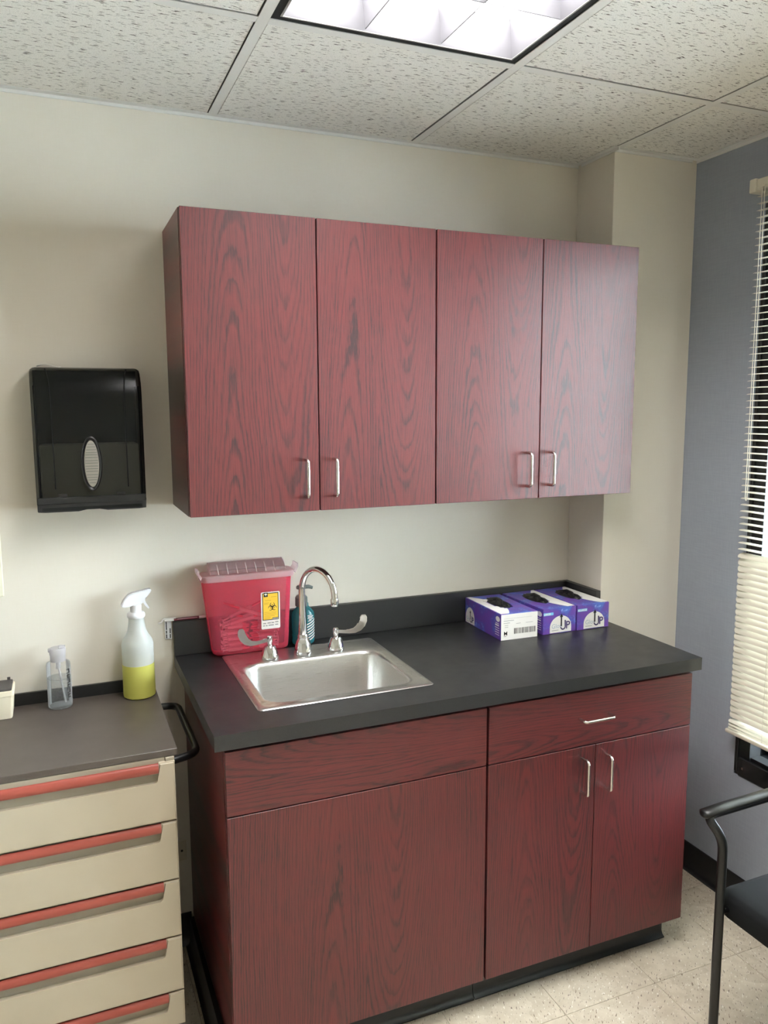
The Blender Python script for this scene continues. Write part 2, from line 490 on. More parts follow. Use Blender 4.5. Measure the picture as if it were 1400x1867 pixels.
# ================================================================== SETTING
# ---- floor: slab + vinyl tiles one by one
floor = struct('floor', bx(XL - .1, XW + .1, YF - .1, .1, -.10, -.0025), 'grout', 0)
def cuts(a, b, origin, pitch):
    k = math.ceil((a - origin) / pitch - 1e-6)
    xs = [a]
    while origin + k * pitch < b - 1e-4:
        if origin + k * pitch > a + 1e-4: xs.append(origin + k * pitch)
        k += 1
    return xs + [b]
cache = {}
fx, fy = cuts(XL, XW, 1.187, .3048), cuts(YF, 0, -.6965, .3048)
for x0, x1 in zip(fx, fx[1:]):
    for y0, y1 in zip(fy, fy[1:]):
        key = (round(x1 - x0, 4), round(y1 - y0, 4))
        if key not in cache:
            hx, hy = key[0] / 2 - .0005, key[1] / 2 - .0005
            cache[key] = mesh_of('floor_tile', bx(-hx, hx, -hy, hy, -.0025, 0, .0005, 1), 'vct', smooth=0)
        o = link('floor_tile', cache[key], floor)
        o.location = ((x0 + x1) / 2, (y0 + y1) / 2, 0)

# ---- walls
struct('wall_back', bx(XL, XW, 0, .12, 0, H + .12), 'wall', 0)
struct('wall_left', bx(XL - .12, XL, YF, .12, 0, H + .12), 'wall', 0)
struct('wall_front', bx(XL, XW, YF - .12, YF, 0, H + .12), 'wall', 0)
struct('wall_corner', bx(XC, XW, YC, 0, 0, H + .1, .0015, 1), 'wall', 0)
WY0, WY1, WZ0, WZ1 = -1.78, -.474, .4376, 2.235        # window opening
VY0, VY1 = -3.30, -1.994                               # unseen second opening, added to let in more daylight
wr = bmesh.new()
box(wr, XW, XW + .14, WY1, .12, 0, H + .12)
box(wr, XW, XW + .14, VY1, WY0, WZ0, WZ1)
box(wr, XW, XW + .14, YF, VY0, WZ0, WZ1)
box(wr, XW, XW + .14, YF, WY1, 0, WZ0)
box(wr, XW, XW + .14, YF, WY1, WZ1, H + .12)
struct('wall_right', wr, 'blue', 0)

def cove(name, p0, p1, out, height=.098):
    """black cove base from p0 to p1, profile leaning to 'out'"""
    prof = [(0, 0), (.017, 0), (.017, .002), (.010, .006), (.006, .014), (.0045, .03), (.0045, height - .002), (.003, height), (0, height)]
    o = Vector((*out, 0))
    bm = bmesh.new()
    rs = [[Vector((*p, 0)) + o * a + Vector((0, 0, z)) for a, z in prof] for p in (p0, p1)]
    rings(bm, rs)
    return bm
struct('baseboard_right', cove('b', (XW, YC - .001), (XW, YF), (-1, 0), .100), 'cove')
struct('baseboard_corner', cove('b', (XC + .0, YC), (XW - .0, YC), (0, -1), .100), 'cove')
struct('baseboard_back', cove('b', (XL, 0), (-.002, 0), (0, -1), .100), 'cove')
struct('baseboard_left', cove('b', (XL, YF), (XL, 0), (1, 0), .100), 'cove')

# ---- suspended ceiling
T = .6096
GX, GY = .1367, -.5833
ceiling = struct('ceiling', bx(XL, XW, YF, 0, H + .10, H + .14), 'deck', 0)
TW = .024
cx_, cy_ = cuts(XL, XW, GX, T), cuts(YF, 0, GY, T)
LIGHTS = [(GX, GX + T, GY - 2 * T, GY)]
cache = {}
for x0, x1 in zip(cx_, cx_[1:]):
    for y0, y1 in zip(cy_, cy_[1:]):
        mx, my = (x0 + x1) / 2, (y0 + y1) / 2
        if any(a < mx < b and c < my < d for a, b, c, d in LIGHTS): continue
        if mx > XC and my > YC: continue
        yy = y1
        if mx > XC and y1 > YC > y0: yy = YC
        key = (round(x1 - x0, 4), round(yy - y0, 4))
        if key not in cache:
            hx, hy = key[0] / 2 - .0145, key[1] / 2 - .0145
            cache[key] = mesh_of('ceiling_tile', bx(-hx, hx, -hy, hy, .0008, .016, .001, 1), 'ctile', smooth=0)
        o = link('ceiling_tile', cache[key], ceiling)
        o.location = (mx + random.uniform(-.0012, .0012), (y0 + yy) / 2 + random.uniform(-.0012, .0012), H)
def tee(name, x0, x1, y0, y1, alongx):
    bm = bx(x0, x1, y0, y1, H - .0008, H + .0004)
    if alongx: box(bm, x0, x1, (y0 + y1) / 2 - .001, (y0 + y1) / 2 + .001, H + .0004, H + .035)
    else: box(bm, (x0 + x1) / 2 - .001, (x0 + x1) / 2 + .001, y0, y1, H + .0004, H + .035)
    link(name, mesh_of(name, bm, 'grid', smooth=0), ceiling)
for x in cx_[1:-1]:
    lim = 0 if x < XC - .02 else YC
    tee('main_tee', x - TW / 2, x + TW / 2, YF + .022, lim - .022, False)
for y in cy_[1:-1]:
    for x0, x1 in zip(cx_, cx_[1:]):
        if any(a < (x0 + x1) / 2 < b and c + .1 < y < d - .1 for a, b, c, d in LIGHTS): continue
        a = x0 + TW / 2 + .0003 if x0 > XL else x0 + .022
        b = x1 - TW / 2 - .0003 if x1 < XW else x1 - .022
        tee('cross_tee', a, b, y - TW / 2, y + TW / 2, True)
def angle(n, x0, x1, y0, y1, side):
    bm = bx(x0, x1, y0, y1, H - .0008, H + .0006)
    s = {'-y': (x0, x1, y1 - .001, y1), '+y': (x0, x1, y0, y0 + .001), '-x': (x1 - .001, x1, y0, y1), '+x': (x0, x0 + .001, y0, y1)}[side]
    box(bm, *s, H + .0006, H + .022)
    # lower face edge seen on the wall
    s2 = {'-y': (x0, x1, y1 - .0035, y1), '+y': (x0, x1, y0, y0 + .0035), '-x': (x1 - .0035, x1, y0, y1), '+x': (x0, x0 + .0035, y0, y1)}[side]
    box(bm, *s2, H - .009, H - .0008)
    struct('trim_%d' % n, bm, 'grid', 0)
angle(1, XL, XC, -.022, 0, '-y')
angle(2, XC - .022, XC, YC - .022, -.022, '-x')
angle(3, XC, XW - .022, YC - .022, YC, '-y')
angle(4, XW - .022, XW, YF, YC, '-x')
angle(5, XL, XW, YF, YF + .022, '+y')
angle(6, XL, XL + .022, YF, 0, '+x')

# ---- ceiling lights: black-trimmed parabolic troffers
def troffer(x0, x1, y0, y1, label):
    t = Thing('ceiling_light', label, 'ceiling light', ((x0 + x1) / 2, (y0 + y1) / 2, H))
    a, b, c, d = x0 + .0125, x1 - .0125, y0 + .0125, y1 - .0125
    k = .017
    def frame(i, j, z0, z1):
        bm = bmesh.new()
        box(bm, a + i, a + j, c + i, d - i, z0, z1); box(bm, b - j, b - i, c + i, d - i, z0, z1)
        box(bm, a + j, b - j, c + i, c + j, z0, z1); box(bm, a + j, b - j, d - j, d - i, z0, z1)
        return bm
    t.part('trim_frame', frame(0, k, H + .001, H + .010), 'blackgap', smooth=0)
    t.part('inner_lip', frame(k, k + .004, H - .001, H + .085), 'lipgrey', smooth=0)
    hb = frame(0, k, H + .010, H + .095)
    box(hb, a, b, c, d, H + .092, H + .098)
    t.part('housing', hb, 'deck', smooth=0)
    ia, ib, ic, id_ = a + k + .004, b - k - .004, c + k + .004, d - k - .004
    bm = bx(ia, ib, ic, id_, H + .082, H + .085)
    t.part('lamp_panel', bm, 'lamp', smooth=0)
    def blade(p0, p1, wdir):
        """parabolic fin: thin lower edge, thick top"""
        prof = [(.0010, .004), (.0022, .020), (.0046, .038), (.0085, .056), (.0140, .072)]
        sec = [(-w, z) for w, z in prof] + [(w, z) for w, z in reversed(prof)]
        w_ = Vector((*wdir, 0))
        q = bmesh.new()
        rings(q, [[Vector((*p, H)) + w_ * s + Vector((0, 0, z)) for s, z in sec] for p in (p0, p1)])
        return q
    nx, ny = 3, 6
    px, py = (ib - ia) / nx, (id_ - ic) / ny
    for i in range(1, nx):
        t.part('louver_blade', blade((ia + i * px, ic), (ia + i * px, id_), (1, 0)), 'louver')
    for j in range(1, ny):
        t.part('louver_blade', blade((ia, ic + j * py), (ib, ic + j * py), (0, 1)), 'louver')
    # curved outer reflectors along the rim
    for s, x in ((1, ia), (-1, ib)):
        q = bmesh.new()
        sec = [(0, .0), (.001, .004), (.003, .030), (.008, .056), (.014, .078), (0, .078)]
        rings(q, [[(x + s * w_, yy, H + z) for w_, z in sec] for yy in (ic, id_)])
        t.part('rim_reflector', q, 'louver')
    for s, y in ((1, ic), (-1, id_)):
        q = bmesh.new()
        sec = [(0, .0), (.001, .004), (.003, .030), (.008, .056), (.014, .078), (0, .078)]
        rings(q, [[(xx, y + s * w_, H + z) for w_, z in sec] for xx in (ia, ib)])
        t.part('rim_reflector', q, 'louver')
    return t
troffer(*LIGHTS[0], 'lit recessed fluorescent ceiling light with louvers and black trim above the sink cabinets')

# ---- window on the right wall
def window(name, WY0, WY1):
    wf = bmesh.new()
    xa, xb = XW + .004, XW + .085
    JW = .056
    box(wf, xa, xb, WY1 - JW, WY1, WZ0, WZ1); box(wf, xa, xb, WY0, WY0 + JW, WZ0, WZ1)
    box(wf, xa, xb, WY0 + JW, WY1 - JW, WZ1 - .06, WZ1)
    box(wf, xa + .006, xb, WY0 + JW, WY1 - JW, WZ0, WZ0 + .074)
    win = struct(name, wf, 'winframe', 0)
    mb = bx(xa + .02, xb - .01, (WY0 + WY1) / 2 - .025, (WY0 + WY1) / 2 + .025, WZ0 + .074, WZ1 - .06)
    link('mullion', mesh_of('mullion', mb, 'winframe'), win)
    chn = bx(XW - .004, xa + .004, WY0 + .004, WY1 - .018, WZ0 + .002, WZ0 + .064, .002, 1)
    link('sill_channel', mesh_of('sill_channel', chn, 'winframe'), win)
    cl = bx(XW - .003, xa + .003, WY1 - .014, WY1 - .002, WZ0 + .012, WZ1, .001, 1)
    link('jamb_flange', mesh_of('jamb_flange', cl, 'winframe'), win)
    scr = bmesh.new()
    tube(scr, [(XW - .0035, WY1 - .038, WZ0 + .032), (XW - .0062, WY1 - .038, WZ0 + .032)], .0045, 14)
    link('screw', mesh_of('screw', scr, 'nickel'), win)
    gl = bx(XW + .050, XW + .056, WY0 + JW, WY1 - JW, WZ0 + .074, WZ1 - .06)
    link('window_pane', mesh_of('window_pane', gl, 'glass', smooth=0), win)
window('window_1', WY0, WY1)
window('window_added', VY0, VY1)  # unseen window, added so its daylight hazes the upper doors
struct('trim_7', bx(XW + .141, XW + .60, -4.2, 0.4, .40, .500), 'ledge', 0)
struct('trim_8', bx(XW + .141, XW + .50, WY1 + .02, WY1 + .30, .501, 2.6), 'reveal', 0)

# ================================================================== WALL CABINETS
def pull(t, parent, p0, p1, out, r=.0042):
    """wire pull from p0 to p1 standing out by vector out"""
    p0, p1, out = Vector(p0), Vector(p1), Vector(out)
    bm = bmesh.new()
    tube(bm, smooth_path([p0, p0 + out, p1 + out, p1], .011, 6), r, 12)
    return t.part('handle', bm, 'nickel', parent, label='satin nickel wire pull')
ZU0, ZU1, YU = 1.3591, 2.1094, -.308
def wall_cabinet(xa, xb, xs, h0, h1, label):
    t = Thing('wall_cabinet', label, 'cabinet', ((xa + xb) / 2, 0, ZU0), 'wall cabinets over the counter')
    th = .018
    yd = YU + .019
    bm = bmesh.new()
    box(bm, xa, xa + th, yd, -.0005, ZU0, ZU1); box(bm, xb - th, xb, yd, -.0005, ZU0, ZU1)
    box(bm, xa + th, xb - th, yd, -.0005, ZU0 + .004, ZU0 + .022); box(bm, xa + th, xb - th, yd, -.0005, ZU1 - th, ZU1)
    box(bm, xa + th, xb - th, -.008, -.0005, ZU0 + .022, ZU1 - th)
    t.part('carcass', bm, 'wood_v', smooth=0)
    g = .0016
    for k, (a, b, hx) in enumerate(((xa + .0012, xs - g, h0), (xs + g, xb - .0012, h1))):
        d = t.part('door', bx(a, b, YU, YU + .018, ZU0 + .0006, ZU1 - .001, .0008, 1), 'wood_v', own=True, smooth=0)
        pull(t, d, (hx, YU, 1.3985), (hx, YU, 1.4965), (0, -.029, 0))
wall_cabinet(-.0071, .6745, .3334, .2938, .3735, 'left two-door mahogany wall cabinet with nickel pulls above the sink')
wall_cabinet(.6765, 1.3610, 1.0179, .9735, 1.0525, 'right two-door mahogany wall cabinet beside the beige wall corner above the glove boxes')

# ================================================================== BASE CABINETS
BF, BZ0, BZD, BZ1 = -.6062, .0985, .7081, .8644
BL, BR, BS = .0033, 1.3578, .6805
def base_shell(t, xa, xb):
    th = .018
    yd = BF + .020
    bm = bmesh.new()
    y1 = -.004 if xb < 1.3 else -.195
    box(bm, xa, xa + th, yd, -.004, BZ0 - .002, .8800)
    box(bm, xb - th, xb, yd, -.004 if xb < XC - .01 else YC - .004, BZ0 - .002, .8800)
    e = xb - th if xb < 1.3 else XC - .02
    box(bm, xa + th, e, yd, -.004, BZ0 - .002, BZ0 + .016)
    box(bm, xa + th, e, -.012, -.004, BZ0 + .016, .8800)
    box(bm, xa + th, xb - th, yd, yd + .08, .858, .8800)
    t.part('carcass', bm, 'wood_v', smooth=0)
    kick = bmesh.new()
    xr = xb if xb < 1.3 else 1.347
    prof = [(0, 0.0005), (.018, 0.0005), (.018, .003), (.010, .008), (.005, .018), (.004, .094), (0, .094)]
    y = -.536
    rings(kick, [[(x, y - a, z) for a, z in prof] for x in (xa, xr)])
    box(kick, xa, xr - .002, y, y + .015, .0005, .094)
    t.part('toe_kick', kick, 'cove', label='black glossy vinyl toe kick')
t = Thing('base_cabinet', 'left mahogany base cabinet with false drawer panel and one wide door under the sink', 'cabinet', ((BL + BS) / 2, 0, 0))
base_shell(t, BL, BS - .0012)
t.part('drawer_panel', bx(BL + .0015, BS - .0032, BF, BF + .019, BZD + .0016, BZ1, .0008, 1), 'wood_h', own=True, smooth=0)
t.part('door', bx(BL + .0015, BS - .0032, BF, BF + .019, BZ0, BZD - .0016, .0008, 1), 'wood_v', own=True, smooth=0)
bm = bx(BL - .012, BL - .0005, -.575, -.022, .0005, .096)
prof = [(0, 0.0005), (.016, 0.0005), (.016, .003), (.008, .008), (.003, .018), (.002, .096), (0, .096)]
rings(bm, [[(BL - .012 - a, y, z) for a, z in prof] for y in (-.575, -.022)])
t.part('side_base', bm, 'cove', label='black vinyl base along the cabinet side')
t = Thing('base_cabinet', 'right mahogany base cabinet with a wide drawer over two doors with nickel pulls', 'cabinet', ((BR + BS) / 2, 0, 0))
base_shell(t, BS + .0012, BR)
d = t.part('drawer', bx(BS + .0032, BR, BF, BF + .019, BZD + .0016, BZ1, .0008, 1), 'wood_h', own=True, smooth=0)
pull(t, d, (.9640, BF, .7895), (1.0625, BF, .7895), (0, -.030, 0))
S2 = 1.0231
for a, b, hx in ((BS + .0032, S2 - .0014, .979), (S2 + .0014, BR, 1.0565)):
    d = t.part('door', bx(a, b, BF, BF + .019, BZ0, BZD - .0016, .0008, 1), 'wood_v', own=True, smooth=0)
    pull(t, d, (hx, BF, .5755), (hx, BF, .6745), (0, -.030, 0))

# ================================================================== COUNTERTOP
KL, KR, KF, KT = -.022, 1.3668, -.6307, .0361
SX0, SX1, SY0, SY1 = .1015, .5665, -.529, -.0735         # sink rim outline
hx0, hx1, hy0, hy1 = .122, .546, -.508, -.094            # cut-out
t = Thing('countertop', 'black speckled laminate countertop with backsplash on the mahogany base cabinets', 'countertop', (.67, -.3, KZ - KT))
bm = bmesh.new()
N = 6
outer = [(KL, KF), (KR, KF), (KR, YC - .0015), (XC - .001, YC - .0015), (XC - .001, -.0006), (KL, -.0006)]
# slab top / bottom as rectangles round the cut-out
xs = [KL, hx0, hx1, XC - .001, KR]
ys = [KF, hy0, YC - .0015, hy1, -.0006]
def cell_ok(i, j):
    if i == 3 and j >= 2: return False
    if i == 1 and 1 <= j <= 2: return False
    return True
vt, vb = {}, {}
def gv(d, i, j, z):
    if (i, j) not in d: d[(i, j)] = bm.verts.new((xs[i], ys[j], z))
    return d[(i, j)]
for i in range(4):
    for j in range(4):
        if not cell_ok(i, j): continue
        q = ((i, j), (i + 1, j), (i + 1, j + 1), (i, j + 1))
        bm.faces.new([gv(vt, *p, KZ) for p in q])
        bm.faces.new([gv(vb, *p, KZ - KT) for p in q][::-1])
        for (p, r_), nb in zip(zip(q, q[1:] + q[:1]), ((i, j - 1), (i + 1, j), (i, j + 1), (i - 1, j))):
            out = not (0 <= nb[0] < 4 and 0 <= nb[1] < 4 and cell_ok(*nb))
            if out:
                bm.faces.new([gv(vt, *r_, KZ), gv(vt, *p, KZ), gv(vb, *p, KZ - KT), gv(vb, *r_, KZ - KT)])
t.part('slab', bm, 'counter', smooth=0)
SPZ = 1.0187
t.part('backsplash', bx(KL, XC - .0208, -.0195, -.0008, KZ + .0003, SPZ, .0012, 1), 'counter', smooth=0)
t.part('side_splash', bx(XC - .0203, XC - .0008, YC - .001, -.0008, KZ + .0003, SPZ, .0012, 1), 'counter', smooth=0)

# ================================================================== SINK
t = Thing('sink', 'brushed stainless steel drop-in sink in the black countertop', 'sink', ((SX0 + SX1) / 2, (SY0 + SY1) / 2, KZ))
def rr(dx, z, r, box_=None, n=8):
    a, b, c, d = box_ or (SX0, SX1, SY0, SY1)
    return [(x, y, z) for x, y in rrect(a + dx, b - dx, c + dx, d - dx, r, n)]
BW = (.134, .536, -.490, -.182)
bm = bmesh.new()
rs = [rr(.002, KZ + .0004, .010), rr(0, KZ + .0012, .012), rr(.002, KZ + .0030, .012), rr(.008, KZ + .0042, .014),
      rr(.0135, KZ + .0044, .020), rr(.0165, KZ + .0030, .026), rr(.019, KZ + .0020, .030)]
rs += [rr(-.006, KZ + .0018, .050, BW), rr(-.001, KZ + .0004, .052, BW), rr(.003, KZ - .004, .052, BW), rr(.006, KZ - .012, .050, BW),
       rr(.012, KZ - .11, .050, BW), rr(.018, KZ - .135, .046, BW), rr(.032, KZ - .150, .040, BW), rr(.055, KZ - .154, .030, BW)]
rings(bm, rs, False, True)
t.part('basin', bm, 'steel', smooth=50)
bm = bmesh.new()
dx_, dy_ = .335, -.33
lathe(bm, [(.044, KZ - .1535), (.043, KZ - .150), (.036, KZ - .1495), (.030, KZ - .1525), (.006, KZ - .1525)], dx_, dy_, 24, cap0=False)
lathe(bm, [(.010, KZ - .1525), (.010, KZ - .146), (.004, KZ - .1445)], dx_, dy_, 16)
t.part('drain_strainer', bm, 'chrome')

# ================================================================== FAUCET
DK = KZ + .0030
t = Thing('faucet', 'chrome gooseneck faucet with two wrist-blade handles on the stainless sink deck', 'faucet', (.327, -.145, KZ))
fx0, fy0 = .327, -.146
bm = bmesh.new()
lathe(bm, [(.0265, DK), (.0270, DK + .004), (.0262, DK + .010), (.0225, DK + .030), (.0185, DK + .040), (.0150, DK + .046)], fx0, fy0, 24)
lathe(bm, [(.0158, DK + .046), (.0158, DK + .055), (.0145, DK + .058)], fx0, fy0, 24)
t.part('spout_base', bm, 'chrome')
bm = bmesh.new()
dirx, diry = .40, -.9165
rad = .069
pts = [(fx0, fy0, DK + .055), (fx0, fy0, DK + .10), (fx0, fy0, DK + .14), (fx0, fy0, 1.09)]
radii = [.0135, .0112, .0098, .0088]
for i in range(0, 19):
    a = PI * i / 18
    q = rad - rad * math.cos(a)
    pts.append((fx0 + dirx * q, fy0 + diry * q, 1.110 + rad * math.sin(a)))
    radii.append(.0086)
ex, ey = fx0 + dirx * 2 * rad, fy0 + diry * 2 * rad
pts.append((ex, ey, 1.100)); radii.append(.0086)
tube(bm, pts, radii, 16)
sp = t.part('spout', bm, 'chrome', smooth=60)
bm = bmesh.new()
lathe(bm, [(.0105, 1.106), (.0112, 1.103), (.0112, 1.088), (.0098, 1.085), (.0070, 1.085)], ex, ey, 20)
t.part('aerator', bm, 'chrome', sp)
def wrist(hx, hy, s, name_label):
    bm = bmesh.new()
    lathe(bm, [(.0258, DK), (.0262, DK + .004), (.0240, DK + .012), (.0165, DK + .034), (.0130, DK + .038)], hx, hy, 24)
    lathe(bm, [(.0075, DK + .036), (.0075, DK + .046), (.0088, DK + .048), (.0088, DK + .062), (.0070, DK + .064)], hx, hy, 18)
    h = t.part('handle', bm, 'chrome', label=name_label)
    # blade: curved paddle in a plane facing the user
    ctr = [(.004, .055, .0050), (.022, .053, .0050), (.040, .0515, .0056), (.056, .0530, .0075), (.069, .0600, .0098), (.078, .0710, .0112), (.083, .0830, .0112), (.0845, .0930, .0095), (.0845, .0990, .0055)]
    pts_ = [Vector((a, z)) for a, z, _ in ctr]
    up, dn = [], []
    for i, (a, z, w_) in enumerate(ctr):
        tg = (pts_[min(i + 1, len(pts_) - 1)] - pts_[max(i - 1, 0)]).normalized()
        nn = Vector((-tg.y, tg.x))
        up.append(pts_[i] + nn * w_); dn.append(pts_[i] - nn * w_)
    b2 = bmesh.new()
    f = lambda yoff: (lambda a, z: (hx + s * a, hy + yoff - (a / .085) * .012, DK + z - .0005))
    poly = [tuple(p) for p in up] + [tuple(p) for p in reversed(dn)]
    extrude_poly(b2, poly, f(-.0028), f(.0028))
    bmesh.ops.bevel(b2, geom=[e for e in b2.edges if len(e.link_faces) == 2 and e.calc_face_angle(0) > 1.0], offset=.0012, segments=2, affect='EDGES')
    t.part('lever', b2, 'chrome', h)
wrist(.2265, -.150, -1, None)
wrist(.4275, -.146, 1, None)

# ================================================================== SHARPS CONTAINER
t = Thing('sharps_container', 'translucent red sharps container with frosted lid and yellow warning label behind the sink', 'container', (.19, -.052, KZ))
SB = KZ + .0055
bm = bmesh.new()
def sr(x0, x1, y0, y1, z, r):
    return [(x, y, z) for x, y in rrect(x0, x1, y0, y1, r, 6)]
rs = [sr(.088, .292, -.082, -.034, SB, .012), sr(.079, .301, -.0885, -.028, SB + .006, .018), sr(.0775, .3025, -.0895, -.027, SB + .012, .020),
      sr(.0555, .3145, -.0925, -.0225, 1.140, .022), sr(.0535, .3165, -.0940, -.0220, 1.1415, .022), sr(.0535, .3165, -.0940, -.0220, 1.146, .022)]
rings(bm, rs, True, False)
t.part('bin', bm, 'red', smooth=50)
bm = bmesh.new()
rs = [sr(.0490, .3210, -.0975, -.0210, 1.1415, .024), sr(.0470, .3230, -.0990, -.0205, 1.146, .025), sr(.0470, .3230, -.0990, -.0205, 1.158, .025), sr(.0500, .3200, -.0960, -.0225, 1.160, .024),
      sr(.0560, .3140, -.0900, -.0260, 1.156, .020)]
rings(bm, rs, False, True)
for s, x in ((-1, .0475), (1, .3225)):       # end tabs
    extrude_poly(bm, [(x, 1.150), (x + s * .009, 1.168), (x + s * .009, 1.178), (x + s * .004, 1.178), (x + s * .003, 1.168), (x - s * .004, 1.158)],
                 lambda a, z: (a, -.095, z), lambda a, z: (a, -.050, z))
lid = t.part('lid', bm, 'lid', label='frosted pinkish lid', smooth=50)
bm = bmesh.new()
sec = [(-.080, 1.1605), (-.052, 1.1840), (-.030, 1.1880), (-.028, 1.1855), (-.0505, 1.1815), (-.0775, 1.1605)]
rings(bm, [[(x, y, z) for y, z in sec] for x in (.078, .298)])
for x in (.077, .2965):
    extrude_poly(bm, [(-.080, 1.1605), (-.052, 1.1840), (-.030, 1.1880), (-.028, 1.1605)], lambda y, z, x=x: (x, y, z), lambda y, z, x=x: (x + .0025, y, z))
t.part('hood', bm, 'hood', lid)
bm = bmesh.new()
extrude_poly(bm, [(-.0830, 1.1600), (-.0540, 1.1842), (-.0520, 1.1838), (-.0800, 1.1600)], lambda y, z: (.100, y, z), lambda y, z: (.1018, y, z))
rib = t.part('rib', bm, 'label_white', lid)
for k in range(1, 7): t.again('rib', rib, lid, (k * .0275, 0, 0))
# label, standing on the tapered front
ty = lambda z: -.0895 - (z - SB - .012) / (1.140 - SB - .012) * .003
lx0, lx1, lz0, lz1 = .2180, .2745, .9885, 1.0995
def front(off):
    return lambda x, z: (x, ty(z) - off, z)
def lay(pts, o0, o1, bm=None):
    return extrude_poly(bm or bmesh.new(), pts, front(o1), front(o0))
def rect(x0, x1, z0, z1): return [(x0, z0), (x1, z0), (x1, z1), (x0, z1)]
lab = t.part('label', lay([(x, z) for x, z in rrect(lx0, lx1, lz0, lz1, .004, 4)], .0002, .0007), 'label_white', smooth=0)
t.part('border_print', lay(rect(lx0 + .004, lx1 - .004, lz0 + .0265, lz1 - .003), .0007, .0009), 'ink', lab, smooth=0)
t.part('yellow_print', lay(rect(lx0 + .0062, lx1 - .0062, lz0 + .0287, lz1 - .0052), .0009, .0011), 'label_yellow', lab, smooth=0)
bm = lay(rect(lx0 + .0085, lx0 + .0205, lz1 - .0145, lz1 - .0015), .0011, .0013)
t.part('emblem_ground', bm, 'ink', lab, smooth=0)
bm = lay(rect(lx1 - .0235, lx1 - .0045, lz0 + .0270, lz0 + .0330), .0011, .0013)
t.part('black_print', bm, 'ink', lab, smooth=0)
bm = bmesh.new()
ecx, ecz = lx0 + .0145, lz1 - .0072
for a in (90, 18, 162): 
    dx, dz = math.cos(R(a)) * .0028, math.sin(R(a)) * .0018
    lay([(ecx + dx + .0018 * math.cos(q * PI / 5), ecz + dz + .0014 * math.sin(q * PI / 5)) for q in range(10)], .0013, .0014, bm)
lay([(ecx - .0022, ecz), (ecx, ecz - .0044), (ecx + .0022, ecz)], .0013, .0014, bm)
t.part('emblem', bm, 'label_white', lab, smooth=0)
bm = bmesh.new()
for k in range(7):
    lay(rect(lx1 - .0225 + k * .0025, lx1 - .0208 + k * .0025, lz0 + .0287, lz0 + .0313), .0013, .0014, bm)
t.part('white_letters', bm, 'label_white', lab, smooth=0)['kind'] = 'stuff'
# biohazard trefoil
bm = bmesh.new()
bcx, bcz, bs = lx0 + .0335, lz0 + .0655, .0105
def ring_arc(cx, cz, r0, r1, a0, a1, n=16):
    for i in range(n):
        p, q = R(a0 + (a1 - a0) * i / n), R(a0 + (a1 - a0) * (i + 1) / n)
        lay([(cx + r0 * math.cos(p), cz + r0 * math.sin(p)), (cx + r1 * math.cos(p), cz + r1 * math.sin(p)),
             (cx + r1 * math.cos(q), cz + r1 * math.sin(q)), (cx + r0 * math.cos(q), cz + r0 * math.sin(q))], .0011, .0014, bm)
for k in range(3):
    a = 90 + 120 * k
    ox, oz = bcx + .62 * bs * math.cos(R(a)), bcz + .62 * bs * math.sin(R(a))
    n = 20
    for i in range(n):     # horns: ring thick inside, thinning and open outside
        p0, p1 = a + 28 + (304) * i / n, a + 28 + 304 * (i + 1) / n
        def th(p): return .10 + .13 * (1 - math.cos(R(p - a))) / 2
        A, B = R(p0), R(p1)
        R0, R1 = bs * .62, bs * .62
        lay([(ox + (R0 - bs * th(p0) * .6) * math.cos(A), oz + (R0 - bs * th(p0) * .6) * math.sin(A)), (ox + (R0 + bs * th(p0) * .5) * math.cos(A), oz + (R0 + bs * th(p0) * .5) * math.sin(A)),
             (ox + (R1 + bs * th(p1) * .5) * math.cos(B), oz + (R1 + bs * th(p1) * .5) * math.sin(B)), (ox + (R1 - bs * th(p1) * .6) * math.cos(B), oz + (R1 - bs * th(p1) * .6) * math.sin(B))], .0011, .0014, bm)
    ring_arc(bcx, bcz, bs * .52, bs * .64, a - 28, a + 28, 6)
t.part('biohazard_symbol', bm, 'ink', lab, smooth=0)
bm = bmesh.new()
for k, (a, b, z) in enumerate(((.012, .030, .085), (.009, .024, .078), (.009, .022, .074), (.010, .046, .050), (.010, .045, .046), (.010, .047, .042), (.010, .040, .038), (.010, .028, .034), (.009, .026, .031), (.030, .047, .095))):
    lay(rect(lx0 + a, lx0 + b, lz0 + z, lz0 + z + .0011), .0011, .0012, bm)
t.part('fine_print', bm, 'ochreink', lab, smooth=0)['kind'] = 'stuff'
bm = bmesh.new()
for a, b, z in ((.005, .014, .016), (.018, .028, .0165), (.030, .038, .0165), (.005, .010, .009), (.013, .018, .009), (.021, .037, .0095), (.041, .051, .018), (.041, .050, .010)):
    lay(rect(lx0 + a, lx0 + b, lz0 + z, lz0 + z + .0026), .0007, .0009, bm)
t.part('foot_print', bm, 'greyink', lab, smooth=0)['kind'] = 'stuff'
# used syringes heaped inside, lying in loose layers
sy = []
rows = [(SB + .014, 0), (SB + .030, 4), (SB + .046, -5), (SB + .062, 6), (SB + .079, -8), (SB + .098, 12), (SB + .122, 22)]
idx = 0
proto = None
def syringe_proto():
    p = Thing('syringe', 'used plastic syringe heaped inside the red sharps container', 'syringe', (0, 0, 0), 'used syringes in the sharps container')
    bm = bmesh.new(); tube(bm, [(-.045, 0, 0), (.022, 0, 0), (.026, 0, 0), (.030, 0, 0)], [.0058, .0058, .004, .0022], 10)
    p.part('barrel', bm, 'syringe')
    bm = bmesh.new(); tube(bm, [(-.068, 0, 0), (-.046, 0, 0)], .0028, 8); tube(bm, [(-.070, 0, 0), (-.068, 0, 0)], .0062, 10)
    p.part('plunger', bm, 'label_white')
    bm = bmesh.new(); tube(bm, [(.030, 0, 0), (.034, 0, 0), (.062, 0, 0)], [.0036, .0034, .0026], 8)
    p.part('needle_cap', bm, 'needlecap')
    return p.o
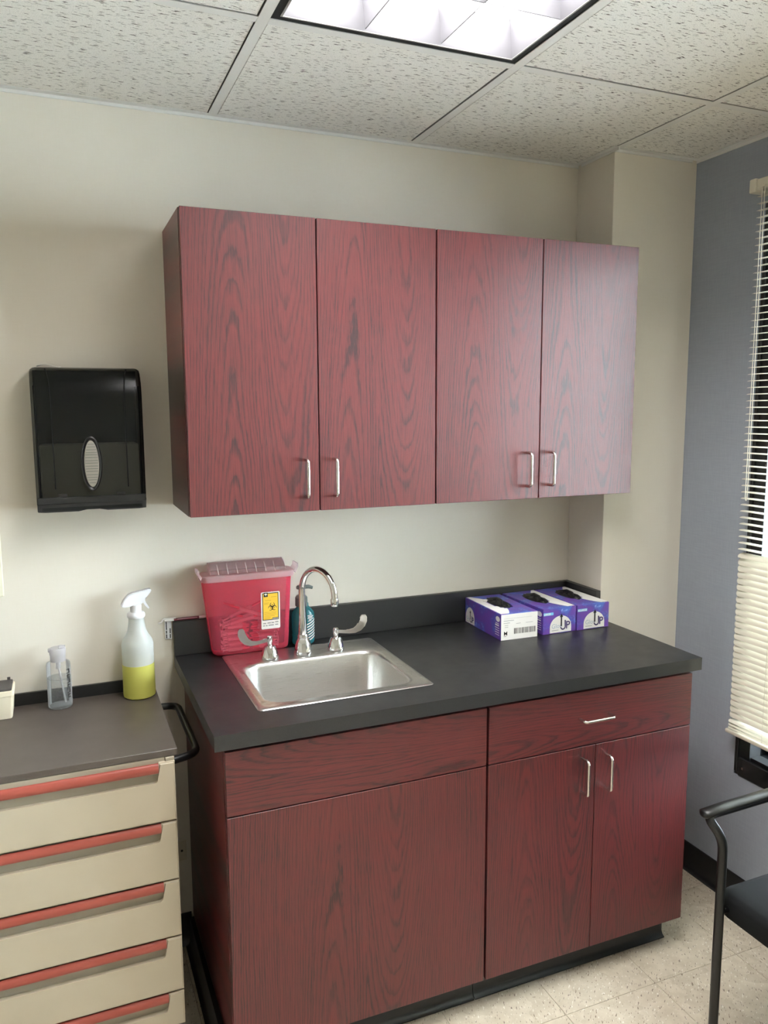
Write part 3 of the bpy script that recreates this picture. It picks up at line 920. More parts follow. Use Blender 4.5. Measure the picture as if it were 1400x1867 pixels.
def copy_tree(o, parent=None):
    c = o.copy(); COL.objects.link(c)
    if parent is not None: c.parent = parent
    for ch in list(o.children): copy_tree(ch, c)
    return c
proto = syringe_proto()
for z, tilt in rows:
    xs_ = (.150, .232) if z < SB + .09 else (.188,)
    for y in (-.076, -.057, -.040):
        for x in xs_:
            if len(xs_) == 2: sx_ = x + random.uniform(-.004, .004)
            else: sx_ = x + random.uniform(-.02, .02)
            o = proto if idx == 0 else copy_tree(proto)
            o.location = (sx_, y, z + random.uniform(-.001, .001))
            tl = tilt * .35 if len(xs_) == 2 else tilt
            o.rotation_euler = (random.uniform(0, 6), R(-tl), R(random.uniform(-1.5, 1.5)) + (PI if idx % 2 else 0))
            sc_ = .58 if len(xs_) == 2 else .95
            o.scale = (sc_, 1, 1)
            idx += 1

# ================================================================== SOAP BOTTLE
t = Thing('soap_bottle', 'teal pump soap bottle with white striped label between the faucet and backsplash', 'bottle', (.357, -.047, KZ))
bm = bmesh.new()
bx_, by_ = .357, -.0475
prof = [(.028, KZ + .001), (.0335, KZ + .006), (.0350, KZ + .014), (.0335, KZ + .022), (.0350, KZ + .030), (.0338, KZ + .038), (.0350, KZ + .046), (.0350, KZ + .092),
        (.0335, KZ + .100), (.0240, KZ + .112), (.0180, KZ + .118), (.0170, KZ + .128)]
lathe(bm, prof, bx_, by_, 32, 1.0, .70)
t.part('bottle_body', bm, 'teal', smooth=60)
bm = bmesh.new()
lathe(bm, [(.0185, KZ + .120), (.0190, KZ + .122), (.0185, KZ + .146), (.0140, KZ + .152), (.0075, KZ + .154), (.0075, KZ + .172), (.0150, KZ + .173), (.0155, KZ + .178), (.012, KZ + .182)], bx_ - .004, by_, 24)
tube(bm, [(bx_ - .006, by_, KZ + .177), (bx_ + .018, by_ - .004, KZ + .178), (bx_ + .030, by_ - .006, KZ + .174)], [.006, .006, .0045], 10)
t.part('pump', bm, 'pump')
def onbody(a, z, r=.0353):   # a in degrees, 0 = towards camera front (-y)
    return (bx_ + r * math.sin(R(a)), by_ - r * .70 * math.cos(R(a)) - .0003, z)
def wrap(bm, a0, a1, z0, z1, shear=0.0, n=6):
    for i in range(n):
        p, q = a0 + (a1 - a0) * i / n, a0 + (a1 - a0) * (i + 1) / n
        s0, s1 = shear * i / n, shear * (i + 1) / n
        vs = [bm.verts.new(onbody(*w_)) for w_ in ((p, z0 + s0), (q, z0 + s1), (q, z1 + s1), (p, z1 + s0))]
        bm.faces.new(vs)
bm = bmesh.new()
for k in range(7):
    wrap(bm, 5, 68, KZ + .012 + k * .0085, KZ + .0155 + k * .0085, .013)
t.part('label_stripes', bm, 'label_white', smooth=0)
bm = bmesh.new()
for k, (a, b) in enumerate(((12, 38), (14, 50), (12, 44), (20, 56), (14, 36))):
    wrap(bm, a, b, KZ + .0915 - k * .0042, KZ + .0935 - k * .0042, .002, 3)
t.part('label_print', bm, 'label_white', smooth=0)

# ================================================================== GLOVE BOXES
def glove_box(name, label, loc, rz, w, l, h, size_txt, flip, group):
    """local frame: x across, y along (front end at -y), z up; origin at the base centre"""
    t = Thing(name, label, 'box', (0, 0, 0), group)
    hw, hl = w / 2, l / 2
    n = 40
    def rect_ring(z, inset=0.0):
        pts = []
        for i in range(n):
            a = 2 * PI * (i + .5) / n
            c, s = math.cos(a), math.sin(a)
            k = min((hw - inset) / max(abs(c), 1e-6), (hl - inset) / max(abs(s), 1e-6))
            pts.append([c * k, s * k])
        # snap nearest samples to the corners
        for sx in (-1, 1):
            for sy in (-1, 1):
                j = min(range(n), key=lambda i: (pts[i][0] - sx * hw) ** 2 + (pts[i][1] - sy * hl) ** 2)
                pts[j] = [sx * (hw - inset), sy * (hl - inset)]
        return [(x, y, z) for x, y in pts]
    def oval(z, k=1.0):
        return [(.027 * k * math.cos(2 * PI * (i + .5) / n) + (.004 if flip else -.004), .066 * k * math.sin(2 * PI * (i + .5) / n) * (1 + .06 * math.sin(5 * i)) + .010, z) for i in range(n)]
    bm = bmesh.new()
    rings(bm, [rect_ring(0.0008), rect_ring(h - .0012), rect_ring(h, .0012), oval(h + .0002), oval(h - .006, .97)], True, False)
    c = t.part('carton', bm, 'carton', smooth=30)
    # white printed area on the top: half of the lid with a curved edge
    e = .0005
    s = -1 if flip else 1
    bm = bmesh.new()
    m = 20
    edge = []
    for i in range(m + 1):
        q = i / m
        y = -hl + .004 + q * (l - .008)
        xin = hw * (.05 + .62 * abs(2 * q - .9) ** 2.2)
        edge.append((xin, y))
    def in_oval(x, y):
        return ((x * s - (.004 if flip else -.004)) / .029) ** 2 + ((y - .010) / .070) ** 2 < 1
    for (x0, y0), (x1, y1) in zip(edge, edge[1:]):
        cells = 6
        for k in range(cells):
            xs0 = [xa_ + (hw - .002 - xa_) * k / cells for xa_ in (min(x0, hw - .004), min(x1, hw - .004))]
            xs1 = [xa_ + (hw - .002 - xa_) * (k + 1) / cells for xa_ in (min(x0, hw - .004), min(x1, hw - .004))]
            mx, my = (xs0[0] + xs1[1]) / 2, (y0 + y1) / 2
            if in_oval(s * mx, my) : continue
            bm.faces.new([bm.verts.new(p) for p in ((s * xs0[0], y0, h + e), (s * xs1[0], y0, h + e), (s * xs1[1], y1, h + e), (s * xs0[1], y1, h + e))])
    t.part('lid_print', bm, 'label_white', c, smooth=0)
    def face_print(side, white_end):
        pass
    def dome(org, ex, ez, width, height, nrm, parts=True):
        """white dome with the Glov-UP lettering on a face"""
        org, ex, ez, nrm = Vector(org), Vector(ex), Vector(ez), Vector(nrm)
        P = lambda a, b, o=.0004: org + ex * a + ez * b + nrm * o
        bm = bmesh.new()
        pts = [(-width / 2, .002)] + [(-width / 2 * math.cos(PI * i / 24), .020 * height / .06 + (height - .020 * height / .06) * math.sin(PI * i / 24)) for i in range(25)] + [(width / 2, .002)]
        bm.faces.new([bm.verts.new(P(a, b)) for a, b in pts])
        t.part('dome_print', bm, 'label_white', c, smooth=0)
        k = width / .082
        bm = text_bm('Glov', .0205 * k, P(-.035 * k, .0165 * k, .0008), ex, ez)
        t.part('logo_glov', bm, 'paleblue', c, smooth=0)
        bm = bmesh.new()
        def poly(q, o=.0009): bm.faces.new([bm.verts.new(P(a * k, b * k, o)) for a, b in q])
        poly([(-.0005, .021), (.005, .021), (.005, .052), (-.0005, .052)])
        poly([(-.0045, .051), (.009, .051), (.00225, .0625)])
        t.part('logo_arrow', bm, 'ink', c, smooth=0)
        bm = bmesh.new()
        n_ = 12
        for i in range(n_):
            a0, a1 = PI + PI * i / n_, PI + PI * (i + 1) / n_
            poly([(.009 + .0065 * math.cos(a0), .019 + .006 * math.sin(a0)), (.009 + .0105 * math.cos(a0), .019 + .0105 * math.sin(a0)), (.009 + .0105 * math.cos(a1), .019 + .0105 * math.sin(a1)), (.009 + .0065 * math.cos(a1), .019 + .006 * math.sin(a1))], .0010)
        poly([(.0155, .019), (.0195, .019), (.0195, .040), (.0145, .040)], .0010)
        t.part('logo_letter', bm, 'indigo', c, smooth=0)
        bm = text_bm('P', .034 * k, P(.0185 * k, .0120 * k, .0011), ex, ez, .0006)
        t.part('logo_letter', bm, 'violetgrad', c, smooth=0)
        bm = bmesh.new(); poly([(-.034, .009), (-.008, .009), (-.008, .0105), (-.034, .0105)], .0007)
        t.part('tag_line', bm, 'greyink', c, smooth=0)
    def side_print(x, sx):
        """oval brand patch and bullet lines near the front of a long side"""
        nrm = Vector((sx, 0, 0))
        Q = lambda yy, zz, o=.0004: Vector((x, yy, zz)) + nrm * o
        bm = bmesh.new()
        cy_, cz_ = -hl + .020, h * .78
        bm.faces.new([bm.verts.new(Q(cy_ + .013 * math.cos(2 * PI * i / 24), cz_ + .0085 * math.sin(2 * PI * i / 24))) for i in range(24)])
        t.part('oval_print', bm, 'label_white', c, smooth=0)
        bm = bmesh.new()
        for i, (a, b) in enumerate(((.012, .034), (.012, .036), (.010, .038), (.010, .036), (.010, .038), (.010, .036))):
            z = h * .60 - i * .0072
            th = .0042 if i == 1 else .0020
            bm.faces.new([bm.verts.new(Q(yy, zz)) for yy, zz in ((-hl + a, z), (-hl + b, z), (-hl + b, z + th), (-hl + a, z + th))])
        t.part('bullet_lines', bm, 'label_white', c, smooth=0)
    f = -hl - .0002
    if size_txt != 'M':
        dome((.004, f, 0.001), (1, 0, 0), (0, 0, 1), .082, .056, (0, -1, 0))
        bm = bmesh.new()
        z0 = h - .0215
        bm.faces.new([bm.verts.new(p) for p in ((-hw + .001, f - .0004, z0), (-hw + .038, f - .0004, z0), (-hw + .038, f - .0004, z0 + .009), (-hw + .001, f - .0004, z0 + .009))])
        t.part('size_strip', bm, 'cyan', c, smooth=0)
        t.part('size_text', text_bm(size_txt, .0085, (-hw + .002, f - .0007, z0 + .0014), (1, 0, 0), (0, 0, 1), .0002), 'label_white', c, smooth=0)
        side_print(-hw, -1)
    else:
        bm = bmesh.new()
        bm.faces.new([bm.verts.new(p) for p in ((-hw, f - .0003, .001), (hw, f - .0003, .001), (hw, f - .0003, h - .001), (-hw, f - .0003, h - .001))])
        t.part('end_flap', bm, 'label_white', c, smooth=0)
        t.part('size_text', text_bm('M', .0175, (-hw + .009, f - .0007, .016), (1, 0, 0), (0, 0, 1), .0002), 'ink', c, smooth=0)
        bm = bmesh.new()
        x = .001 - .020
        rr_ = random.Random(5)
        while x < hw - .006:
            ww = rr_.choice((.0006, .0010, .0016))
            bm.faces.new([bm.verts.new(p) for p in ((x, f - .0007, .018), (x + ww, f - .0007, .018), (x + ww, f - .0007, .036), (x, f - .0007, .036))])
            x += ww + rr_.choice((.0007, .0011, .0022))
        t.part('barcode', bm, 'ink', c, smooth=0)
        bm = bmesh.new()
        for a, b, z, th in ((-.056, .045, .068, .0005), (-.056, -.020, .061, .0014), (-.056, -.034, .054, .0012), (-.052, -.040, .047, .0010), (-.052, -.040, .041, .0010), (-.012, .004, .050, .0010), (.022, .048, .050, .0009), (-.055, -.046, .012, .0014)):
            bm.faces.new([bm.verts.new(p) for p in ((a, f - .0006, z), (b, f - .0006, z), (b, f - .0006, z + th), (a, f - .0006, z + th))])
        t.part('fine_print', bm, 'greyink', c, smooth=0)['kind'] = 'stuff'
        side_print(-hw, -1)
        dome((-hw - .0002, hl - .036, 0.001), (0, -1, 0), (0, 0, 1), .062, .056, (-1, 0, 0))
        # torn tab by the opening
        bm = bmesh.new()
        lathe(bm, [(.010, h + .0005), (.011, h + .003), (.009, h + .004)], -.026, .050, 16)
        t.part('tab', bm, 'label_white', c)
    t.o.location = loc
    t.o.rotation_euler = (0, 0, rz)
    return t
def glove(label, loc, rz, sx=1.0):
    bm = bmesh.new()
    n = 28
    rs = []
    for k, (s, z) in enumerate(((.80, -.0045), (.90, -.002), (.93, .002), (.86, .006), (.70, .009), (.42, .011), (.15, .0115))):
        rs.append([((.0285 * s + .002 * math.sin(3 * i + k)) * math.cos(2 * PI * i / n) * sx, (.069 * s + .003 * math.sin(2.3 * i + 2 * k)) * math.sin(2 * PI * i / n),
                    z + (.0022 * math.sin(1.9 * i + k) if k > 2 else 0)) for i in range(n)])
    rings(bm, rs)
    # crumpled cuff folds
    tube(bm, [(-.012, -.045, .006), (.000, -.02, .0135), (.006, .015, .0130), (-.004, .045, .007)], [.004, .0065, .0065, .004], 8)
    o = single('nitrile_glove', bm, 'nitrile', label, 'glove', (0, 0, 0), 'black gloves in the glove boxes')
    o.location = loc; o.rotation_euler = (0, 0, rz)
BH = .083
glove_box('glove_box', 'purple and white glove box marked M with barcode end, leftmost of the three', (.9905, -.1445, KZ), R(-1.5), .129, .240, BH, 'M', True, 'glove boxes on the counter')
glove('black glove bulging from the opening of the M glove box', (.9870, -.1345, KZ + BH - .002), R(-1.5))
glove_box('glove_box', 'purple glove box marked LARGE with dome logo, middle of the three', (1.1355, -.1420, KZ), R(1.0), .1245, .240, BH, 'LARGE', False, 'glove boxes on the counter')
glove('black glove in the torn opening of the LARGE glove box', (1.1315, -.132, KZ + BH - .003), R(1.0))
glove_box('glove_box', 'purple glove box marked X-LARGE with dome logo, rightmost beside the wall corner', (1.2655, -.1420, KZ), R(0.6), .1245, .240, BH, 'X-LARGE', False, 'glove boxes on the counter')
glove('black glove in the torn opening of the X-LARGE glove box', (1.2615, -.132, KZ + BH - .003), R(0.6))

# ================================================================== PEN AND TAG ON THE SPLASH
t = Thing('pen', 'maroon and white capped pen lying on top of the backsplash end', 'pen', (0, -.010, SPZ))
pr = .0042
pz = SPZ + pr + .0012
bm = bmesh.new(); tube(bm, [(-.020, -.010, pz), (.052, -.010, pz)], pr, 12)
t.part('barrel', bm, 'penred')
bm = bmesh.new(); tube(bm, [(.052, -.010, pz), (.066, -.010, pz), (.070, -.010, pz)], [pr, pr, pr * .6], 12)
t.part('end_cap', bm, 'label_white')
bm = bmesh.new(); tube(bm, [(-.0200, -.010, pz), (-.046, -.010, pz)], [pr * .95, pr * .8], 12)
tube(bm, smooth_path([(-.014, -.0100, pz + .0052), (-.050, -.010, pz + .0045), (-.054, -.010, pz - .004), (-.064, -.010, pz - .006)], .006), [.0026] * 14 + [.0026, .002], 8)
t.part('clip', bm, 'label_white')
bm = bmesh.new(); box(bm, -.010, .046, -.0152, -.0142, pz + .001, pz + .0026)
t.part('print_stripe', bm, 'lid')
t = Thing('tag', 'small white printed tag on the wall beside the backsplash end', 'tag', (-.036, -.001, .968))
t.part('card', bx(-.0450, -.0268, -.0060, -.0005, .9675, SPZ + .004, .0006, 1), 'spraywhite')
bm = bmesh.new()
for x, z0, z1 in ((-.0412, .995, 1.019), (-.0412, .984, .993), (-.0412, .970, .982), (-.0310, .984, .999), (-.0310, .970, .982)):
    box(bm, x - .0014, x + .0014, -.0064, -.0060, z0, z1)
t.part('print', bm, 'ink', smooth=0)

# ================================================================== TOWEL DISPENSER
t = Thing('towel_dispenser', 'smoked black paper towel dispenser on the beige wall left of the wall cabinets', 'dispenser', (-.2245, 0, 1.36))
DX0, DX1, DZ0, DZ1, DD = -.3605, -.0890, 1.384, 1.7375, .104
def disp_sec(x, ins=0.0):
    """side profile (y,z) from lower front round the curved top to the back"""
    pts = [(-.004, DZ0), (-.098, DZ0), (-.1005, DZ0 + .10), (-.1010, DZ0 + .20), (-.0995, DZ0 + .265)]
    for i in range(1, 9):
        a = R(90 * i / 8)
        pts.append((-.0995 + .045 * (1 - math.cos(a)), DZ0 + .265 + (DZ1 - DZ0 - .265) * math.sin(a)))
    pts.append((-.004, DZ1 + .002))
    return [(x, y + (ins if y < -.01 else 0), z - (ins if z > DZ1 - .03 else 0)) for y, z in pts]
bm = bmesh.new()
xs_ = [(DX0, .010), (DX0 + .002, .005), (DX0 + .008, .0012), (DX0 + .014, 0), (DX1 - .014, 0), (DX1 - .008, .0012), (DX1 - .002, .005), (DX1, .010)]
secs = [disp_sec(x, i) for x, i in xs_]
V = rings(bm, secs, True, True, closed=False)
t.part('cover', bm, 'smoke', smooth=40, label='smoked translucent cover')
for sgn, gx in ((1, -.3140), (-1, -.1345)):
    bm = bmesh.new()
    pts = []
    for z in (1.425, 1.50, 1.58, 1.64): pts.append((gx, -.1016 if z > 1.5 else -.1008, z))
    for i in range(0, 6):
        a = R(15 * i)
        pts.append((gx - sgn * .012 * (1 - math.cos(a)), -.1005 + .045 * (1 - math.cos(a * .85)), DZ0 + .268 + (DZ1 - DZ0 - .268) * math.sin(a * .95)))
    tube(bm, pts, .0016, 6)
    t.part('groove', bm, 'blackgap')
# oval window with raised black ring
ocx, ocz = -.2232, 1.4885
bm = bmesh.new()
n = 40
def oval3(rx_, rz_, y): return [(ocx + rx_ * math.cos(2 * PI * i / n), y, ocz + rz_ * math.sin(2 * PI * i / n)) for i in range(n)]
rings(bm, [oval3(.0262, .0720, -.0990), oval3(.0258, .0715, -.1040), oval3(.0235, .068, -.1052), oval3(.0200, .0630, -.1030), oval3(.0185, .0610, -.0990)], False, False)
ring_ = t.part('window_ring', bm, 'blackplastic')
bm = bmesh.new()
rings(bm, [oval3(.0182, .0606, -.1012), oval3(.0166, .0575, -.1024)], True, True)
t.part('view_window', bm, 'viewpaper', ring_, label='oval window showing the white towels')
bm = bmesh.new()
for k in range(15):
    z = ocz - .050 + k * .0072 + random.uniform(-.001, .001)
    hwid = .0160 * math.sqrt(max(0, 1 - ((z - ocz) / .058) ** 2))
    box(bm, ocx - hwid, ocx + hwid, -.1027, -.1023, z, z + .0012)
t.part('towel_edges', bm, 'pump', ring_, smooth=0)
# lower tray with the dispensing slot
bm = bmesh.new()
xz = [(DX0 + .002, 1.3665), (DX0 + .020, 1.3650), (DX0 + .10, 1.3650), (DX0 + .12, 1.3690), (DX1 - .12, 1.3690), (DX1 - .10, 1.3650), (DX1 - .020, 1.3650), (DX1 - .002, 1.3665), (DX1 - .0005, 1.392), (DX0 + .0005, 1.392)]
xz_plate(xz, -.099, -.085, bm)
box(bm, DX0 + .0005, DX0 + .006, -.085, -.003, 1.3665, 1.392); box(bm, DX1 - .006, DX1 - .0005, -.085, -.003, 1.3665, 1.392)
box(bm, DX0 + .002, DX1 - .002, -.1030, -.0985, 1.386, 1.4045, .0015, 1)
box(bm, DX0 + .052, DX0 + .074, -.1022, -.0985, 1.4045, 1.4120); box(bm, DX1 - .075, DX1 - .054, -.1022, -.0985, 1.4045, 1.4120)
t.part('tray', bm, 'blackplastic')
bm = bx(DX0 + .012, DX1 - .012, -.0995, -.0990, 1.3690, 1.3775)
t.part('slot', bm, 'blackgap')
bm = bx(DX0 + .0065, DX1 - .0065, -.006, -.0015, 1.38, 1.732)
for x in (DX0 + .0065, DX1 - .0095): box(bm, x, x + .003, -.088, -.006, 1.394, 1.690)
t.part('back_plate', bm, 'blackplastic')
o = single('paper_towel_stack', bx(DX0 + .0125, DX1 - .0125, -.090, -.010, 1.396, 1.540, .006, 2), 'paper', 'stack of white folded paper towels seen dimly inside the smoked dispenser', 'paper towels', (-.2245, -.05, 1.394))
# folded towel lying on the dispenser's top
bm = bmesh.new()
rs = []
for i in range(9):
    q = i / 8
    x = -.342 + q * .058
    z = DZ1 + .0036 + .006 * math.sin(PI * min(1, q * 1.15)) * (1 - .3 * q)
    rs.append([(x, -.055 + .008 * q, z - .004 * q), (x, -.012, z), (x, -.012, z + .0012), (x, -.055 + .008 * q, z + .0012 - .004 * q)])
rings(bm, rs)
single('paper_towel', bm, 'paper', 'loose white paper towel lying on top of the towel dispenser', 'paper towel', (-.31, -.03, DZ1))

# ================================================================== CREAM BOARD AT THE LEFT EDGE
t = Thing('notice_board', 'cream notice board on the back wall at the left edge', 'board', (-.76, 0, 1.136))
t.part('panel', bx(-1.05, -.4565, -.012, -.0008, 1.136, 1.96, .002, 1), 'board')

# ================================================================== CART
CT = .830
t = Thing('supply_cart', 'beige drawer cart with coral red handles and dark top at the left edge', 'cart', (-.40, -.23, 0))
CX0, CX1 = -.735, -.0886
t.part('cart_top', bx(CX0 - .006, -.0800, -.4575, -.0135, CT - .0165, CT, .0008, 1), 'carttop', smooth=0)
bm = bmesh.new()
box(bm, CX0 - .006, -.0800, -.0125, -.0040, CT - .014, .8625)
t.part('back_lip', bm, 'cartlip', smooth=0)
FYC = -.452
bm = bmesh.new()
box(bm, CX0 + .004, CX1 - .004, FYC + .004, -.014, .115, CT - .0172)
t.part('body', bm, 'cartrail', smooth=0)
bm = bx(CX0 + .002, CX1 - .022, FYC - .006, FYC + .002, CT - .0175 - .022, CT - .0175)
box(bm, CX1 - .0205, CX1, FYC - .010, FYC + .004, CT - .0175 - .016, CT - .0175, .001, 1)
t.part('top_rail', bm, 'cartrail', smooth=0)
zt = [.8020, .6545, .5035, .3555, .2105]
zb = [.6565, .5055, .3575, .2125, .1200]
for k in range(5):
    top, bot = zt[k] - .0010, zb[k] + .0010
    if k == 0: top = .8040
    ys0, ys1 = -.4700, -.4480
    d = None
    nz = top - .0505           # lower edge of the finger recess
    nx = CX1 - .0365
    nl = CX0 + .0365
    r = .012
    pts = [(CX0, bot), (CX1, bot), (CX1, top), (nx, top)]
    pts += [(nx, nz + r)] + [(nx - r + r * math.cos(R(a)), nz + r + r * math.sin(R(a))) for a in (-22, -45, -68, -90)]
    pts += [(nl + r, nz)] + [(nl + r + r * math.cos(R(a)), nz + r + r * math.sin(R(a))) for a in (-112, -135, -158, -180)]
    pts += [(nl, top), (CX0, top)]
    bm = xz_plate(pts, ys0, ys1)
    fr_edges = [e for e in bm.edges if all(abs(v.co.y - ys0) < 1e-5 for v in e.verts)]
    bmesh.ops.bevel(bm, geom=fr_edges, offset=.0035, segments=3, affect='EDGES')
    d = t.part('drawer', bm, 'cart', smooth=40)
    bm = bx(nl - .004, nx + .004, -.4530, -.4478, nz - .004, top - .003)
    t.part('recess_panel', bm, 'cartrail', d, smooth=0)
    bm = bmesh.new()
    sec = []
    for a in range(0, 360, 20):
        sec.append((-.4625 + .0075 * math.cos(R(a)), top - .0140 + .0125 * math.sin(R(a))))
    rings(bm, [[(x, y, z) for y, z in sec] for x in (nl + .0006, nx - .0006)])
    t.part('drawer_handle', bm, 'coral', d, label='coral red grip bar', smooth=60)
bm = bmesh.new()
hz = .782
tube(bm, smooth_path([(CX1 - .006, -.045, hz), (-.025, -.050, hz), (-.0235, -.395, hz), (CX1 - .006, -.418, hz)], .035, 8), .0098, 12)
t.part('side_handle', bm, 'blackplastic', label='black tubular push handle')
bm = bx(CX0 + .02, CX1 - .02, -.44, -.03, .085, .115)
t.part('bottom_frame', bm, 'blackplastic', smooth=0)
for x in (CX0 + .06, CX1 - .06):
    for y in (-.40, -.07):
        bm = bmesh.new()
        tube(bm, [(x - .012, y, .0385), (x + .012, y, .0385)], .037, 20)
        cst = t.part('caster', bm, 'blackplastic')
        bm = bmesh.new()
        box(bm, x - .019, x - .015, y - .014, y + .014, .03, .082); box(bm, x + .015, x + .019, y - .014, y + .014, .03, .082); box(bm, x - .019, x + .019, y - .018, y + .018, .078, .085)
        t.part('fork', bm, 'nickel', cst)

# ---- things on the cart
t = Thing('spray_bottle', 'white trigger spray bottle half full of yellow cleaner on the cart', 'bottle', (-.1290, -.0585, CT))
sx_, sy_ = -.1275, -.0600
bm = bmesh.new()
body = [(.0385, CT + .0006), (.0425, CT + .004), (.0432, CT + .010), (.0428, CT + .09), (.0428, CT + .140), (.0430, CT + .150), (.0395, CT + .163), (.0310, CT + .176), (.0250, CT + .190), (.0215, CT + .212), (.0205, CT + .226)]
lathe(bm, body, sx_, sy_, 36)
t.part('bottle_body', bm, 'milky', smooth=50)
bm = bmesh.new()
lathe(bm, [(.0388, CT + .0008), (.0430, CT + .004), (.0437, CT + .010), (.0433, CT + .0900), (.0433, CT + .0955), (.0400, CT + .0960)], sx_, sy_, 36)
t.part('liquid', bm, 'yellowliq', label='yellow cleaning liquid')
bm = bmesh.new()
lathe(bm, [(.0225, CT + .226), (.0240, CT + .229), (.0240, CT + .236), (.0215, CT + .240), (.0150, CT + .242), (.0150, CT + .262), (.013, CT + .264)], sx_, sy_, 28)
t.part('collar', bm, 'spraywhite')
bm = bmesh.new()
hd = [(-.040, .262), (-.034, .276), (-.020, .292), (-.010, .296), (.038, .305), (.043, .303), (.042, .295), (.030, .288), (.026, .276), (.020, .268), (.012, .262), (-.024, .258), (-.036, .259)]
extrude_poly(bm, [(sx_ + a, CT + b) for a, b in hd], lambda x, z: (x, sy_ - .0115, z), lambda x, z: (x, sy_ + .0115, z))
bmesh.ops.bevel(bm, geom=list(bm.edges), offset=.0025, segments=2, affect='EDGES')
head = t.part('trigger_head', bm, 'spraywhite')
bm = bmesh.new()
tg = [(.018, .276), (.025, .274), (.029, .262), (.036, .250), (.033, .248), (.025, .258), (.018, .270)]
extrude_poly(bm, [(sx_ + a, CT + b) for a, b in tg], lambda x, z: (x, sy_ - .006, z), lambda x, z: (x, sy_ + .006, z))
t.part('trigger', bm, 'spraywhite', head)

t = Thing('sanitizer_bottle', 'small clear pump bottle of clear gel on the cart', 'bottle', (-.3340, -.0500, CT))
gx_, gy_ = -.3340, -.0600
bm = bmesh.new()
lathe(bm, [(.0290, CT + .0006), (.0310, CT + .003), (.0312, CT + .010), (.0306, CT + .118), (.0290, CT + .124), (.0180, CT + .129), (.0165, CT + .133)], gx_, gy_, 32)
t.part('bottle_body', bm, 'clear', smooth=50)
bm = bmesh.new()
lathe(bm, [(.0275, CT + .005), (.0292, CT + .008), (.0290, CT + .083), (.0270, CT + .081), (.010, CT + .0805)], gx_, gy_, 32)
t.part('gel', bm, 'gel', label='clear gel')
bm = bmesh.new()
lathe(bm, [(.0195, CT + .128), (.0195, CT + .144), (.0205, CT + .146), (.0210, CT + .160), (.0190, CT + .164)], gx_, gy_, 24)
box(bm, gx_ + .002, gx_ + .0200, gy_ - .010, gy_ + .010, CT + .160, CT + .168, .002, 1)
box(bm, gx_ - .0235, gx_ - .010, gy_ - .007, gy_ + .007, CT + .154, CT + .163, .002, 1)
t.part('cap', bm, 'clearcap')
bm = bmesh.new()
tube(bm, [(gx_, gy_, CT + .130), (gx_, gy_, CT + .106)], .006, 12)
tube(bm, [(gx_ + .001, gy_, CT + .106), (gx_ + .004, gy_, CT + .080), (gx_ + .014, gy_ - .006, CT + .012)], .0026, 10)
t.part('dip_tube', bm, 'clearcap')
bm = bmesh.new()
for k in range(6):
    z = CT + .106 - k * .0135
    for a, b, z0, z1 in ((38, 58, 0, .0025), (50, 58, -.0085, 0), (38, 58, -.0095, -.0075)) if k % 2 == 0 else ((40, 58, -.002, .001), (40, 46, -.009, -.002), (46, 58, -.0095, -.007)):
        vs = []
        for aa, zz in ((a, z + z0), (b, z + z0), (b, z + z1), (a, z + z1)):
            vs.append(bm.verts.new((gx_ + .0316 * math.sin(R(aa)), gy_ - .0316 * math.cos(R(aa)), zz)))
        bm.faces.new(vs)
t.part('lettering', bm, 'ink', smooth=0)

t = Thing('storage_box', 'cream plastic box with charcoal lid at the left end of the cart', 'box', (-.54, -.066, CT))
bm = bmesh.new()
rs = [sr(-.630, -.4520, -.103, -.030, CT + .0006, .006), sr(-.632, -.4500, -.1045, -.0285, CT + .004, .007), sr(-.637, -.4455, -.1085, -.0250, CT + .062, .007), sr(-.639, -.4435, -.1105, -.0235, CT + .063, .008), sr(-.639, -.4435, -.1105, -.0235, CT + .075, .008), sr(-.637, -.4455, -.1085, -.0250, CT + .076, .007)]
rings(bm, rs)
t.part('box_body', bm, 'box_cream')
bm = bmesh.new()
rs = [sr(-.634, -.4485, -.1055, -.0275, CT + .0762, .005), sr(-.634, -.4485, -.1055, -.0275, CT + .082, .005)]
rings(bm, rs)
box(bm, -.462, -.4545, -.031, -.0275, CT + .082, CT + .089)
t.part('lid', bm, 'box_lid')

# ================================================================== WALL PLATE BEHIND THE CART
t = Thing('outlet_plate', 'ivory wall plate low on the wall in the gap beside the cart', 'wall plate', (-.066, 0, .307))
t.part('plate', bx(-.1230, -.0095, -.0065, -.0006, .2735, .3405, .002, 1), 'plate')
bm = bmesh.new(); tube(bm, [(-.0235, -.0065, .307), (-.0235, -.0078, .307)], .0035, 12)
t.part('screw', bm, 'deck')

